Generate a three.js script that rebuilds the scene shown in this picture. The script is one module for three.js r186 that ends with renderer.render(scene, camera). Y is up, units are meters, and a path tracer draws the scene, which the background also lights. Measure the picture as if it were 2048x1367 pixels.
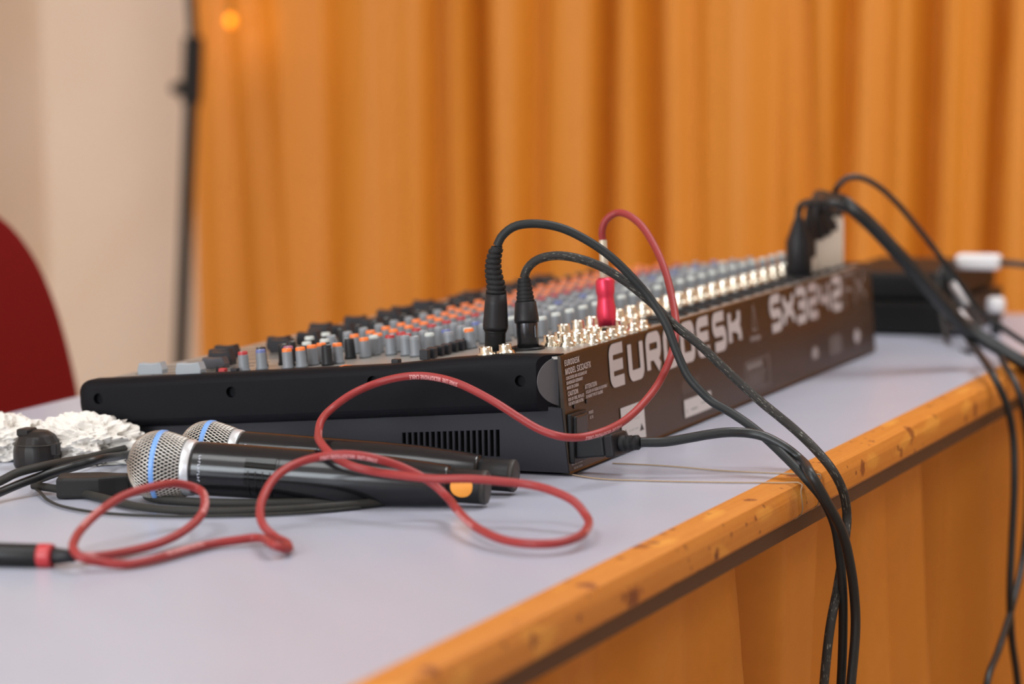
import * as THREE from 'three';
import { RoundedBoxGeometry } from 'three/addons/geometries/RoundedBoxGeometry.js';
import { mergeGeometries, mergeVertices, toCreasedNormals } from 'three/addons/utils/BufferGeometryUtils.js';
import { RectAreaLightUniformsLib } from 'three/addons/lights/RectAreaLightUniformsLib.js';
import { ImprovedNoise } from 'three/addons/math/ImprovedNoise.js';
import { Brush, Evaluator, SUBTRACTION } from 'three-bvh-csg';

// ---------------------------------------------------------------- camera, light, exposure
const scene = new THREE.Scene();
const camera = new THREE.PerspectiveCamera(2 * Math.atan(683.5 / 6003) * 180 / Math.PI, 2048 / 1367, 0.1, 60);
camera.position.set(0.8508, 1.1101, 2.1762);
camera.rotation.set(-0.1078, 0.391, -0.0166, 'YXZ');
camera.focus = 2.36;
camera.userData.fStop = 3.9;
scene.add(camera);

const renderer = new THREE.WebGLRenderer({ antialias: true });
renderer.toneMapping = THREE.LinearToneMapping;
renderer.toneMappingExposure = 1.04;
renderer.shadowMap.enabled = true;
RectAreaLightUniformsLib.init();
scene.background = new THREE.Color(0.75, 0.85, 1.0);

// daylight that enters through the two windows behind the camera
function windowLight(x, y, z, w, h, power) {
  const l = new THREE.RectAreaLight(new THREE.Color(0.86, 0.94, 1.0), power, w, h);
  l.position.set(x, y, z); l.lookAt(x, y - 0.35, z - 4);
  scene.add(l);
}
windowLight(-1.0, 1.75, 4.42, 1.7, 1.5, 14);
windowLight(2.3, 1.75, 4.42, 1.7, 1.5, 1.6);
const PANEL_POWER = 8;

const T = 0.75;                     // height of the table top
const R = (n) => { let s = n >>> 0; return () => { s = (s + 0x6D2B79F5) | 0; let t = Math.imul(s ^ (s >>> 15), 1 | s); t = (t + Math.imul(t ^ (t >>> 7), 61 | t)) ^ t; return ((t ^ (t >>> 14)) >>> 0) / 4294967296; }; };
const perlin = new ImprovedNoise();

// ---------------------------------------------------------------- helpers
const taken = {};
function numbered(name) {
  if (!(name in taken)) { taken[name] = 0; return name; }
  taken[name] += 1; return name + '_' + String(taken[name]).padStart(3, '0');
}
function tag(o, label, category, group) { o.userData.label = label; o.userData.category = category; if (group) o.userData.group = group; return o; }
function thing(name, label, category, [x, y, z] = [0, 0, 0], group) {
  const o = new THREE.Group(); o.name = numbered(name); o.position.set(x, y, z); scene.add(o);
  return tag(o, label, category, group);
}
function part(name, geo, mat, parent) {
  const m = new THREE.Mesh(Array.isArray(geo) ? merge(geo) : geo, mat); m.name = name; m.castShadow = m.receiveShadow = true; parent.add(m); return m;
}
function struct(name, geo, mat) {
  const m = part(name, geo, mat, scene); m.userData.kind = 'structure'; return m;
}
function merge(list) {
  return mergeGeometries(list.map((g) => { const n = g.index ? g.toNonIndexed() : g.clone(); for (const k of Object.keys(n.attributes)) if (!['position', 'normal', 'uv'].includes(k)) n.deleteAttribute(k); return n; }));
}
function box(w, h, d, x, y, z, r = 0) {
  const g = r ? new RoundedBoxGeometry(w, h, d, 2, r) : new THREE.BoxGeometry(w, h, d);
  g.translate(x, y, z); return g;
}
function lathe(pts, seg = 32) { return new THREE.LatheGeometry(pts.map(([r, y]) => new THREE.Vector2(r, y)), seg); }
const V = (a) => new THREE.Vector3(a[0], a[1], a[2]);
function tube(pts, r, { sides = 12, step = 0.004 } = {}) {
  const c = new THREE.CatmullRomCurve3(pts.map(V), false, 'centripetal');
  const L = c.getLength();
  const g = new THREE.TubeGeometry(c, Math.max(8, Math.round(L / step)), r, sides, false);
  g.userData.length = L; return g;
}
// a lathe profile [radius, along] standing at p and pointing along d
function stalk(profile, p, d, seg = 28) {
  const g = lathe(profile, seg);
  g.applyQuaternion(new THREE.Quaternion().setFromUnitVectors(new THREE.Vector3(0, 1, 0), V(d).normalize()));
  g.translate(p[0], p[1], p[2]); return g;
}
function mat(r, g, b, roughness = 0.5, extra = {}) {
  const dark = Math.max(r, g, b) < 0.06 && !extra.metalness;      // matt moulded plastics and rubbers
  const M = (dark || extra.clearcoat || extra.sheen || extra.transmission || extra.specularIntensity !== undefined) ? THREE.MeshPhysicalMaterial : THREE.MeshStandardMaterial;
  const { ...rest } = extra; let specularIntensity = extra.specularIntensity; delete rest.specularIntensity;
  if (dark && specularIntensity === undefined) specularIntensity = 0.5;
  const m = new M({ color: new THREE.Color().setRGB(r, g, b), roughness, ...rest });
  if (specularIntensity !== undefined) m.specularIntensity = specularIntensity;
  return m;
}
// tiled noise texture: fn(u, v) -> [r, g, b] in 0..1
function dataTex(w, h, fn, srgb) {
  const a = new Uint8Array(w * h * 4);
  for (let j = 0; j < h; j++) for (let i = 0; i < w; i++) {
    const c = fn(i / w, j / h), k = 4 * (j * w + i);
    a[k] = Math.max(0, Math.min(255, c[0] * 255)); a[k + 1] = Math.max(0, Math.min(255, c[1] * 255)); a[k + 2] = Math.max(0, Math.min(255, c[2] * 255)); a[k + 3] = 255;
  }
  const t = new THREE.DataTexture(a, w, h); t.magFilter = THREE.LinearFilter; t.minFilter = THREE.LinearMipmapLinearFilter; t.generateMipmaps = true;
  t.wrapS = t.wrapT = THREE.RepeatWrapping; if (srgb) t.colorSpace = THREE.SRGBColorSpace; t.needsUpdate = true; return t;
}
// periodic noise of period n cells
function pn(u, v, n, seed = 0) {
  const a = u * 2 * Math.PI, b = v * 2 * Math.PI, k = n / (2 * Math.PI);
  return perlin.noise(Math.cos(a) * k + seed, Math.sin(a) * k + Math.cos(b) * k, Math.sin(b) * k + seed * 1.7);
}
function canvas(w, h, draw) {
  const c = document.createElement('canvas'); c.width = w; c.height = h; const x = c.getContext('2d');
  draw(x, w, h); const t = new THREE.CanvasTexture(c); t.magFilter = THREE.LinearFilter; t.anisotropy = 8; return t;
}
// cable routes, metres from the table top
const ROUTES = {
  red: [[-0.0408,0.1707,-0.192], [-0.0413,0.1792,-0.1912], [-0.0378,0.1885,-0.1919], [-0.0295,0.1943,-0.194], [-0.0195,0.1938,-0.1912], [-0.0047,0.186,-0.1845], [0.0107,0.1711,-0.1733], [0.0261,0.1509,-0.1577], [0.0395,0.1273,-0.1385], [0.0495,0.1069,-0.1179], [0.0531,0.0889,-0.097], [0.0524,0.0707,-0.0719], [0.0516,0.0576,-0.0381], [0.0478,0.0465,0.0], [0.0417,0.0418,0.0338], [0.0306,0.0397,0.0532], [0.0207,0.0423,0.0696], [0.0047,0.0469,0.0706], [-0.0115,0.0552,0.0708], [-0.0279,0.0646,0.0707], [-0.0463,0.0724,0.0664], [-0.0668,0.0794,0.0622], [-0.0848,0.0828,0.0594], [-0.0986,0.0842,0.0619], [-0.1142,0.0829,0.0651], [-0.1338,0.0777,0.0693], [-0.147,0.0705,0.0873], [-0.1563,0.0611,0.1023], [-0.1531,0.0551,0.127], [-0.1473,0.0491,0.1435], [-0.1196,0.0485,0.1953], [-0.1032,0.0428,0.211], [-0.0847,0.0375,0.2203], [-0.0682,0.0343,0.2214], [-0.0397,0.0337,0.2315], [-0.0107,0.0329,0.2349], [0.0148,0.0334,0.2309], [0.0355,0.0317,0.2252], [0.0563,0.0292,0.2197], [0.0777,0.0261,0.2257], [0.0952,0.0204,0.2319], [0.1062,0.012,0.2385], [0.1196,0.01,0.2718], [0.1243,0.009,0.3059], [0.1164,0.008,0.3247], [0.101,0.008,0.3314], [0.0796,0.008,0.3237], [0.0559,0.01,0.3057], [0.0383,0.012,0.2871], [0.0173,0.015,0.2593], [-0.0104,0.0173,0.2159], [-0.0231,0.0258,0.2126], [-0.0433,0.037,0.2174], [-0.0617,0.0454,0.2305], [-0.0797,0.0484,0.2387], [-0.0964,0.0469,0.2457], [-0.1085,0.0433,0.262], [-0.1126,0.0369,0.2861], [-0.1117,0.0273,0.3055], [-0.105,0.0193,0.3253], [-0.0936,0.012,0.3419], [-0.0828,0.006,0.3468], [-0.0669,0.005,0.3608], [-0.0552,0.005,0.3835], [-0.0582,0.009,0.3938], [-0.0937,0.006,0.3543], [-0.1057,0.005,0.3624], [-0.1172,0.004,0.3744], [-0.1216,0.004,0.398], [-0.1249,0.004,0.4249], [-0.1287,0.004,0.4474], [-0.1361,0.004,0.4612], [-0.1487,0.006,0.4688], [-0.1586,0.01,0.4775], [-0.1692,0.014,0.4709], [-0.1779,0.018,0.4534], [-0.1862,0.022,0.4265], [-0.193,0.027,0.3908], [-0.1928,0.032,0.3598], [-0.1859,0.034,0.329], [-0.1805,0.032,0.3023], [-0.1708,0.027,0.2928], [-0.1544,0.022,0.3139], [-0.1467,0.016,0.3346], [-0.1447,0.01,0.3622], [-0.1482,0.006,0.3915], [-0.1583,0.004,0.4153], [-0.1655,0.005,0.4431], [-0.1764,0.007,0.4599]],
  redplug: [[-0.1749,0.0075,0.4623], [-0.1884,0.008,0.4694], [-0.1985,0.008,0.4705], [-0.225,0.008,0.4728], [-0.2587,0.008,0.4752]],
  xlr1: [[-0.077,0.1771,-0.0462], [-0.0734,0.1851,-0.0484], [-0.0645,0.1925,-0.0526], [-0.0496,0.1947,-0.0585], [-0.0299,0.1912,-0.0656], [-0.0109,0.1817,-0.0717], [0.0063,0.1695,-0.0767], [0.0229,0.1533,-0.081], [0.0393,0.1335,-0.0847], [0.0542,0.1128,-0.0814], [0.0636,0.0934,-0.077], [0.0749,0.0733,-0.0729], [0.0852,0.0625,-0.0717], [0.095,0.0541,-0.0712], [0.1138,0.0459,-0.0655], [0.1351,0.0348,-0.0583], [0.1627,0.0185,-0.0414], [0.187,0.0023,-0.0249], [0.198,-0.0158,-0.0347], [0.204,-0.0352,-0.0426], [0.207,-0.055,-0.0444], [0.21,-0.0838,-0.0433], [0.21,-0.1167,-0.0441], [0.212,-0.1577,-0.0309], [0.215,-0.2036,-0.0032]],
  xlr2: [[-0.0623,0.1498,-0.0665], [-0.0598,0.1571,-0.0673], [-0.0524,0.1643,-0.0698], [-0.0388,0.1678,-0.0739], [-0.0223,0.1661,-0.0782], [-0.0025,0.1592,-0.0826], [0.0175,0.1471,-0.0863], [0.0376,0.131,-0.0892], [0.0581,0.1119,-0.0907], [0.0784,0.0961,-0.0929], [0.0947,0.0811,-0.0942], [0.1109,0.0665,-0.0955], [0.129,0.0515,-0.0948], [0.1444,0.04,-0.0945], [0.1577,0.0297,-0.0942], [0.1777,0.0148,-0.0861], [0.193,0.0006,-0.0783], [0.2,-0.0164,-0.082], [0.202,-0.0354,-0.0846], [0.204,-0.0541,-0.0703], [0.205,-0.0838,-0.0481], [0.207,-0.1119,-0.0186], [0.209,-0.1502,0.0052], [0.212,-0.189,0.0268]],
  power: [[0.0548,0.0273,-0.0156], [0.0727,0.0274,-0.0225], [0.0909,0.0303,-0.0298], [0.1054,0.0328,-0.0357], [0.12,0.0342,-0.0415], [0.1346,0.0332,-0.047], [0.1467,0.0308,-0.0473], [0.1644,0.0225,-0.0467], [0.1757,0.0145,-0.0454], [0.199,0.0109,0.003], [0.208,-0.0066,-0.0009], [0.216,-0.0377,-0.0232], [0.219,-0.0656,-0.0345], [0.22,-0.0912,-0.0418], [0.221,-0.1154,-0.0408], [0.222,-0.1555,-0.0239], [0.224,-0.2014,0.0032]],
  cabA: [[-0.3516,0.004,0.5316], [-0.3713,0.004,0.3725], [-0.3761,0.012,0.272], [-0.3704,0.016,0.2389], [-0.3659,0.02,0.2231], [-0.3585,0.022,0.2002], [-0.3608,0.02,0.1599], [-0.3676,0.016,0.1117], [-0.3727,0.014,0.0646], [-0.3771,0.012,0.0249], [-0.3785,0.01,-0.0164]],
  cabB: [[-0.308,0.004,0.5921], [-0.3295,0.004,0.435], [-0.3619,0.006,0.2947], [-0.3691,0.008,0.2415], [-0.3638,0.012,0.2155], [-0.3555,0.016,0.193], [-0.3458,0.019,0.1732], [-0.335,0.022,0.161], [-0.362,0.012,0.0706], [-0.3712,0.008,0.0274], [-0.3728,0.005,-0.0144]],
  thinC: [[-0.3778,0.003,-0.0061], [-0.3898,0.003,0.0559], [-0.3841,0.004,0.1362], [-0.3745,0.004,0.1837], [-0.3575,0.003,0.203], [-0.3328,0.002,0.2317], [-0.305,0.002,0.2549], [-0.2688,0.002,0.2701], [-0.2308,0.002,0.2727], [-0.2001,0.002,0.2681], [-0.1596,0.002,0.2514], [-0.1221,0.002,0.2287], [-0.0902,0.002,0.1934]],
  thickD: [[-0.3697,0.006,0.1929], [-0.3461,0.005,0.1974], [-0.3212,0.004,0.2039], [-0.2897,0.004,0.2219], [-0.2672,0.004,0.2372], [-0.2438,0.004,0.2494], [-0.2155,0.004,0.2551], [-0.1765,0.004,0.2504], [-0.143,0.004,0.2358], [-0.1134,0.004,0.213], [-0.0813,0.004,0.1773], [-0.0614,0.004,0.1398]],
  thickD2: [[-0.3539,0.004,0.1489], [-0.2954,0.004,0.1963], [-0.2552,0.004,0.2215], [-0.2289,0.004,0.2306], [-0.1915,0.004,0.2219], [-0.1461,0.004,0.2132], [-0.1101,0.004,0.1858], [-0.0796,0.004,0.1452]],
  string1: [[-0.0125,0.001,-0.0133], [0.0299,0.001,0.0092], [0.0707,0.001,0.0079], [0.1288,0.001,-0.0013], [0.1701,0.001,-0.0107], [0.1881,0.0012,-0.0095]],
  string2: [[0.0108,0.001,-0.0699], [0.056,0.001,-0.0689], [0.1104,0.001,-0.057], [0.1641,0.001,-0.0563], [0.1913,0.001,-0.0535]],
  farthick: [[-0.0127,0.102,-0.6743], [-0.0137,0.126,-0.673], [-0.0106,0.1508,-0.6733], [-0.0001,0.1695,-0.6765], [0.0136,0.1759,-0.6857], [0.029,0.1705,-0.6944], [0.0489,0.1517,-0.7051], [0.0711,0.1252,-0.717], [0.0911,0.0974,-0.7373], [0.1093,0.071,-0.7558], [0.1277,0.0444,-0.7744], [0.1583,0.025,-0.7744], [0.1936,0.0057,-0.7753]],
  farthick2: [[-0.0028,0.1536,-0.7061], [0.0003,0.1658,-0.7098], [0.011,0.171,-0.7157], [0.0262,0.1603,-0.722], [0.0493,0.1359,-0.731], [0.0732,0.1053,-0.747], [0.095,0.0752,-0.7617], [0.1148,0.0491,-0.7749], [0.128,0.0308,-0.7838], [0.1577,0.0202,-0.7174], [0.19,0.008,-0.6396], [0.2,-0.0153,-0.6427], [0.205,-0.0476,-0.6507], [0.21,-0.0889,-0.6355], [0.212,-0.1438,-0.6165], [0.214,-0.189,-0.5997], [0.214,-0.2338,-0.6062], [0.216,-0.2912,-0.6255]],
  farthin: [[0.01,0.1738,-0.7192], [0.0106,0.1865,-0.7245], [0.0171,0.1937,-0.731], [0.0282,0.1948,-0.7392], [0.0421,0.1873,-0.7487], [0.0594,0.1696,-0.7609], [0.0791,0.1422,-0.774], [0.0989,0.1126,-0.7872], [0.1165,0.0849,-0.7991], [0.1343,0.0562,-0.8111], [0.1559,0.0381,-0.8179], [0.1822,0.02,-0.8266]],
  farloop: [[0.0625,0.02,-0.9736], [0.1003,0.02,-0.9303], [0.1353,0.015,-0.8615], [0.178,0.01,-0.7333], [0.2,-0.0154,-0.7027], [0.205,-0.0714,-0.7161], [0.21,-0.122,-0.692], [0.212,-0.1711,-0.6616], [0.214,-0.2055,-0.6103], [0.218,-0.2336,-0.5353], [0.22,-0.2589,-0.4772]],
  fartop: [[0.1143,0.0692,-1.1308], [0.0878,0.0731,-1.0986], [0.0671,0.076,-1.0795], [0.0567,0.0726,-1.053], [0.0592,0.0583,-0.998], [0.0818,0.0415,-0.9509], [0.1137,0.0253,-0.9078], [0.1668,-0.0009,-0.8722]],
};
// ---------------------------------------------------------------- the room
const plaster = dataTex(256, 256, (u, v) => { const n = 0.5 + 0.30 * pn(u, v, 5, 1) + 0.18 * pn(u, v, 16, 4); return [0.93 + 0.05 * (n - 0.5), 0.84 + 0.08 * (n - 0.5), 0.755 + 0.12 * (n - 0.5)]; }, true);
const wallMat = new THREE.MeshStandardMaterial({ map: plaster, roughness: 0.8 });
const floorMat = new THREE.MeshStandardMaterial({ map: dataTex(256, 256, (u, v) => { const n = 0.5 + 0.4 * pn(u, v, 24, 7); return [0.55 + 0.1 * n, 0.50 + 0.1 * n, 0.45 + 0.1 * n]; }, true), roughness: 0.45 });
const ceilMat = mat(0.78, 0.76, 0.72, 0.9);
const X0 = -2.13, X1 = 4.2, Z0 = -2.75, Z1 = 4.6, YC = 3.1;
function uvBox(w, h, d, x, y, z) {      // uv in metres / 2
  const g = box(w, h, d, x, y, z), p = g.attributes.position, n = g.attributes.normal, uv = g.attributes.uv;
  for (let i = 0; i < p.count; i++) {
    const ax = Math.abs(n.getX(i)), ay = Math.abs(n.getY(i));
    if (ax > 0.5) uv.setXY(i, p.getZ(i) / 2, p.getY(i) / 2); else if (ay > 0.5) uv.setXY(i, p.getX(i) / 2, p.getZ(i) / 2); else uv.setXY(i, p.getX(i) / 2, p.getY(i) / 2);
  }
  return g;
}
const W = X1 - X0, D = Z1 - Z0, CX = (X0 + X1) / 2, CZ = (Z0 + Z1) / 2;
struct('floor', uvBox(W + 0.4, 0.1, D + 0.4, CX, -0.05, CZ), floorMat);
struct('ceiling', box(W + 0.4, 0.1, D + 0.4, CX, YC + 0.05, CZ), ceilMat);
struct('wall_left', uvBox(0.15, YC, D + 0.3, X0 - 0.075, YC / 2, CZ), wallMat);
struct('wall_right', uvBox(0.15, YC, D + 0.3, X1 + 0.075, YC / 2, CZ), wallMat);
struct('wall_back', uvBox(W, YC, 0.15, CX, YC / 2, Z0 - 0.075), wallMat);
{
  // wall behind the camera, with two window openings
  const zc = Z1 + 0.075, y0 = 0.95, y1 = 2.55, xs = [[-1.9, -0.1], [1.4, 3.2]];
  const g = [uvBox(W, y0, 0.15, CX, y0 / 2, zc), uvBox(W, YC - y1, 0.15, CX, (y1 + YC) / 2, zc)];
  let x = X0;
  for (const [a, b] of [...xs, [X1, X1]]) { if (a - x > 0.01) g.push(uvBox(a - x, y1 - y0, 0.15, (a + x) / 2, (y0 + y1) / 2, zc)); x = b; }
  struct('wall_front', g, wallMat);
  const frameMat = mat(0.7, 0.7, 0.7, 0.4), glass = mat(1, 1, 1, 0.02, { transmission: 1, thickness: 0 });
  xs.forEach(([a, b], i) => {
    const c = (a + b) / 2, w = b - a, h = y1 - y0, yc = (y0 + y1) / 2;
    const win = struct('window_' + (i + 1), [box(w, 0.05, 0.06, c, y0 + 0.025, zc), box(w, 0.05, 0.06, c, y1 - 0.025, zc), box(0.05, h, 0.06, a + 0.025, yc, zc), box(0.05, h, 0.06, b - 0.025, yc, zc), box(0.05, h, 0.06, c, yc, zc)], frameMat);
    for (const s of [-1, 1]) part('pane', box(w / 2 - 0.08, h - 0.1, 0.005, c + s * w / 4, yc, zc), glass, win);
  });
}

// added ceiling panels, out of view, to brighten the table and the curtain
const panelGlow = new THREE.MeshStandardMaterial({ color: 0xffffff, emissive: new THREE.Color(0.96, 0.98, 1), emissiveIntensity: 2.2, roughness: 0.6 });
const panelRim = mat(0.75, 0.75, 0.75, 0.4);
[[-0.6, 1.6, 'over the near end of the table', 0.6], [0.5, -1.0, 'close to the gold curtain', 1.05], [2.2, -0.6, 'over the empty side of the hall', 0.3]].forEach(([x, z, where, k]) => {
  const t = thing('added_ceiling_light', 'added square white fill light on the unseen ceiling ' + where, 'ceiling light', [x, YC, z], 'added ceiling fill lights');
  part('frame', [box(1.24, 0.05, 0.04, 0, -0.025, 0.6), box(1.24, 0.05, 0.04, 0, -0.025, -0.6), box(0.04, 0.05, 1.16, 0.6, -0.025, 0), box(0.04, 0.05, 1.16, -0.6, -0.025, 0)], panelRim, t);
  part('diffuser', box(1.16, 0.02, 1.16, 0, -0.03, 0), panelGlow, t);
  const l = new THREE.RectAreaLight(new THREE.Color(0.95, 0.98, 1), PANEL_POWER * k, 1.14, 1.14);
  l.position.set(0, -0.06, 0); l.rotation.x = -Math.PI / 2; t.add(l);
});

// ---------------------------------------------------------------- gold curtain along the back wall
const weave = dataTex(128, 128, (u, v) => { const n = 0.5 + 0.25 * pn(u, v, 40, 2) + 0.2 * pn(u, v, 7, 9); return [0.9 + 0.1 * n, 0.9 + 0.1 * n, 0.9 + 0.1 * n]; });
const clothMat = new THREE.MeshPhysicalMaterial({ color: new THREE.Color().setRGB(0.70, 0.245, 0.017), map: weave, roughness: 0.55, side: THREE.DoubleSide, sheen: 0.08, sheenRoughness: 0.5, sheenColor: new THREE.Color().setRGB(0.9, 0.5, 0.15) });
// folds: [position along the cloth, depth, half width, lean per metre of height]
function clothSheet(a, b, y0, y1, folds, ripple, seed, nx, ny, cell = 0.35) {
  const pos = [], uv = [], idx = [];
  for (let j = 0; j <= ny; j++) for (let i = 0; i <= nx; i++) {
    const s = a + (b - a) * i / nx, y = y0 + (y1 - y0) * j / ny;
    let z = ripple * (perlin.noise(s * 9, y * 0.25, seed) + 0.6 * perlin.noise(s * 23, y * 0.35, seed + 5));
    for (const [p, d, w, lean] of folds) { const k = (s - p - lean * (y - 1)) / w; z -= d * Math.exp(-k * k); }
    pos.push(s, y, z); uv.push(s / cell, y / cell);
  }
  for (let j = 0; j < ny; j++) for (let i = 0; i < nx; i++) { const k = j * (nx + 1) + i; idx.push(k, k + 1, k + nx + 2, k, k + nx + 2, k + nx + 1); }
  const g = new THREE.BufferGeometry();
  g.setAttribute('position', new THREE.Float32BufferAttribute(pos, 3)); g.setAttribute('uv', new THREE.Float32BufferAttribute(uv, 2)); g.setIndex(idx); g.computeVertexNormals(); return g;
}
const folds = [[-1.66, 0.02, 0.03, -0.05], [-1.597, 0.018, 0.025, -0.06], [-1.475, 0.025, 0.05, 0.03], [-1.33, 0.02, 0.05, 0.02], [-1.262, 0.05, 0.022, 0.02],
  [-1.18, 0.085, 0.020, 0.0], [-1.075, 0.04, 0.02, 0.03], [-0.945, 0.075, 0.018, 0.03], [-0.862, 0.06, 0.015, 0.0], [-0.79, 0.03, 0.02, 0.0], [-0.64, 0.035, 0.03, 0.02], [-0.595, 0.04, 0.02, -0.02], [-0.525, 0.055, 0.014, 0.03], [-0.455, 0.02, 0.018, 0.03],
  [-0.385, 0.085, 0.018, 0.03], [-0.315, 0.03, 0.02, 0.03], [-0.272, 0.08, 0.016, 0.05]];
{ const r = R(11); let x = -0.18; while (x < 4) { folds.push([x, 0.03 + 0.05 * r(), 0.015 + 0.015 * r(), 0.06 * (r() - 0.4)]); x += 0.07 + 0.07 * r(); } }
[[-1.735, -1.18, 'gold satin curtain panel hanging next to the cream wall'], [-1.18, -0.27, 'gold satin curtain panel with narrow dark folds, behind the mixing desk'], [-0.27, 1.6, 'gold satin curtain panel at the right edge, beyond the hanging cables']].forEach(([a, b, label], k) => {
  const c = thing('curtain', label, 'curtain', [0, 0, -2.6], 'gold curtain panels along the back wall');
  part('cloth', clothSheet(a, b, 0.02, 3.0, folds, 0.016, 3 + k * 0, Math.round((b - a) * 170), 60), clothMat, c);
  part('rod', new THREE.CylinderGeometry(0.012, 0.012, b - a, 12).rotateZ(Math.PI / 2).translate((a + b) / 2, 3.01, 0), mat(0.25, 0.2, 0.15, 0.4, { metalness: 0.8 }), c);
});
{ // small bulbs of a light string pinned to the curtain
  const bulbMat = new THREE.MeshStandardMaterial({ color: 0xc07018, emissive: new THREE.Color(1, 0.32, 0.018), emissiveIntensity: 0.95 });
  const capMat = mat(0.03, 0.05, 0.03, 0.5);
  [[-1.614, 1.1127, -2.535, 1, 'small glowing amber bulb beside the black stand, high on the gold curtain'], ].forEach(([x, y, z, k, label]) => {
    const b = thing('string_light_bulb', label, 'light bulb', [x, y, z]);
    part('bulb', lathe([[0, -0.012], [0.006, -0.009], [0.0085, -0.002], [0.006, 0.007], [0.003, 0.01]], 14), bulbMat, b);
    part('cap', lathe([[0, 0.009], [0.004, 0.009], [0.004, 0.018], [0, 0.02]], 10), capMat, b);
    part('wire', tube([[0, 0.018, 0], [0.004, 0.15, -0.005], [-0.003, 0.6, 0.0], [0, 1.885, -0.04]], 0.0012, { sides: 5, step: 0.05 }), capMat, b);
    const l = new THREE.PointLight(new THREE.Color(1, 0.6, 0.12), 0.016 * k, 0, 2); l.position.set(0, 0, 0.012); b.add(l);
  });
}

// ---------------------------------------------------------------- table
{
  const za = -1.36, zb = 1.25, xa = -0.647, xb = 0.1855, L = zb - za, zc = (za + zb) / 2;
  const t = thing('table', 'long white topped table with a worn orange wood edge', 'table', [0, 0, 0]);
  const top = dataTex(512, 512, (u, v) => { const n = pn(u, v, 4, 3), m = pn(u, v, 11, 8), k = pn(u, v, 40, 5); const q = 0.5 + 0.35 * n + 0.25 * m; return [0.68 + 0.035 * (q - 0.5) + 0.008 * k, 0.695 + 0.015 * (q - 0.5) + 0.008 * k, 0.755 + 0.02 * (q - 0.5) + 0.008 * k]; }, true);
  const topR = dataTex(256, 256, (u, v) => { const q = 0.5 + 0.5 * pn(u, v, 9, 13) + 0.3 * pn(u, v, 30, 17); const g = 0.93 + 0.07 * q; return [g, g, g]; });
  const slab = uvBox(xb - xa - 0.014, 0.024, L - 0.05, (xa + xb) / 2 - 0.006, T - 0.012, zc);
  part('top', slab, new THREE.MeshStandardMaterial({ map: top, roughness: 0.30, roughnessMap: topR }), t);
  // edge band: a chamfered wooden strip round the top
  const rnd = R(21), spots = [];
  for (let i = 0; i < 110; i++) spots.push([rnd(), rnd(), 0.001 + 0.0045 * rnd() * rnd(), rnd()]);
  for (let i = 0; i < 16; i++) spots.push([rnd(), rnd(), 0.005 + 0.005 * rnd(), 0.15 + 0.3 * rnd()]);
  const edge = dataTex(2048, 64, (u, v) => {
    const g = pn(u, v, 30, 2) * 0.5 + perlin.noise(u * 900, v * 9, 3) * 0.35; let c = [0.775 + 0.06 * g, 0.485 + 0.08 * g, 0.175 + 0.07 * g];
    const wear = perlin.noise(u * 38, v * 2.2, 12);
    if (wear > 0.26) { const k = Math.min(1, (wear - 0.26) * 6); c = [c[0] + 0.06 * k, c[1] + 0.08 * k, c[2] + 0.05 * k]; }
    for (const [su, sv, r, d] of spots) { const du = (u - su) * 2.6, dv = (v - sv) * 0.03; const q = (du * du) / (r * r * (0.3 + d)) + (dv * dv) / (r * r * 0.25); const e = q + 0.9 * perlin.noise(u * 1500, v * 22, 7); if (e < 1) { const k = 0.35 + 0.3 * d; c = [c[0] * (1 - k * 0.75), c[1] * (1 - k), c[2] * (1 - k)]; } }
    return c;
  }, true);
  const edgeMat = new THREE.MeshStandardMaterial({ map: edge, roughness: 0.42 });
  const strip = (len) => { // profile: outward = +x, along z
    const P = [[-0.03, 0], [-0.009, 0.0002], [-0.004, -0.0016], [-0.0008, -0.0055], [0, -0.009], [0, -0.023], [-0.002, -0.0255], [-0.03, -0.0255]];
    const pos = [], uv = [], idx = []; let s = [0]; for (let i = 1; i < P.length; i++) s.push(s[i - 1] + Math.hypot(P[i][0] - P[i - 1][0], P[i][1] - P[i - 1][1]));
    const n = 60; for (let j = 0; j <= n; j++) P.forEach((p, i) => { pos.push(p[0], p[1], len * (j / n - 0.5)); uv.push(j / n * len / 2.6, s[i] / 0.05); });
    for (let j = 0; j < n; j++) for (let i = 0; i + 1 < P.length; i++) { const k = j * P.length + i; idx.push(k, k + P.length, k + 1, k + 1, k + P.length, k + P.length + 1); }
    const g = new THREE.BufferGeometry(); g.setAttribute('position', new THREE.Float32BufferAttribute(pos, 3)); g.setAttribute('uv', new THREE.Float32BufferAttribute(uv, 2)); g.setIndex(idx);
    return toCreasedNormals(g, 0.5);
  };
  edgeMat.side = THREE.DoubleSide;
  const at = (g, ry, x, z) => g.rotateY(ry).translate(x, T, z);
  for (const g of [at(strip(L), 0, xb, zc), at(strip(L), Math.PI, xa, zc).translate(0, -0.004, 0), at(strip(xb - xa), Math.PI / 2, (xa + xb) / 2, za), at(strip(xb - xa), -Math.PI / 2, (xa + xb) / 2, zb)]) part('edge_strip', g, edgeMat, t);
  const railMat = mat(0.085, 0.035, 0.013, 0.6);
  for (const x of [xa + 0.02, xb - 0.014]) part('rail', box(0.02, 0.0135, L - 0.02, x, T - 0.0315, zc), railMat, t).userData.label = 'dark brown rail under the edge';
  for (const x of [xa + 0.06, xb - 0.075]) for (const z of [za + 0.08, zb - 0.08]) part('leg', box(0.045, T - 0.03, 0.045, x, (T - 0.03) / 2, z, 0.004), railMat, t);
  // skirt hanging from the rail
  const sk = thing('table_skirt', 'gold cloth skirt hanging in soft folds under the table edge', 'table skirt', [xb - 0.034, 0, 0]);
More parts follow.
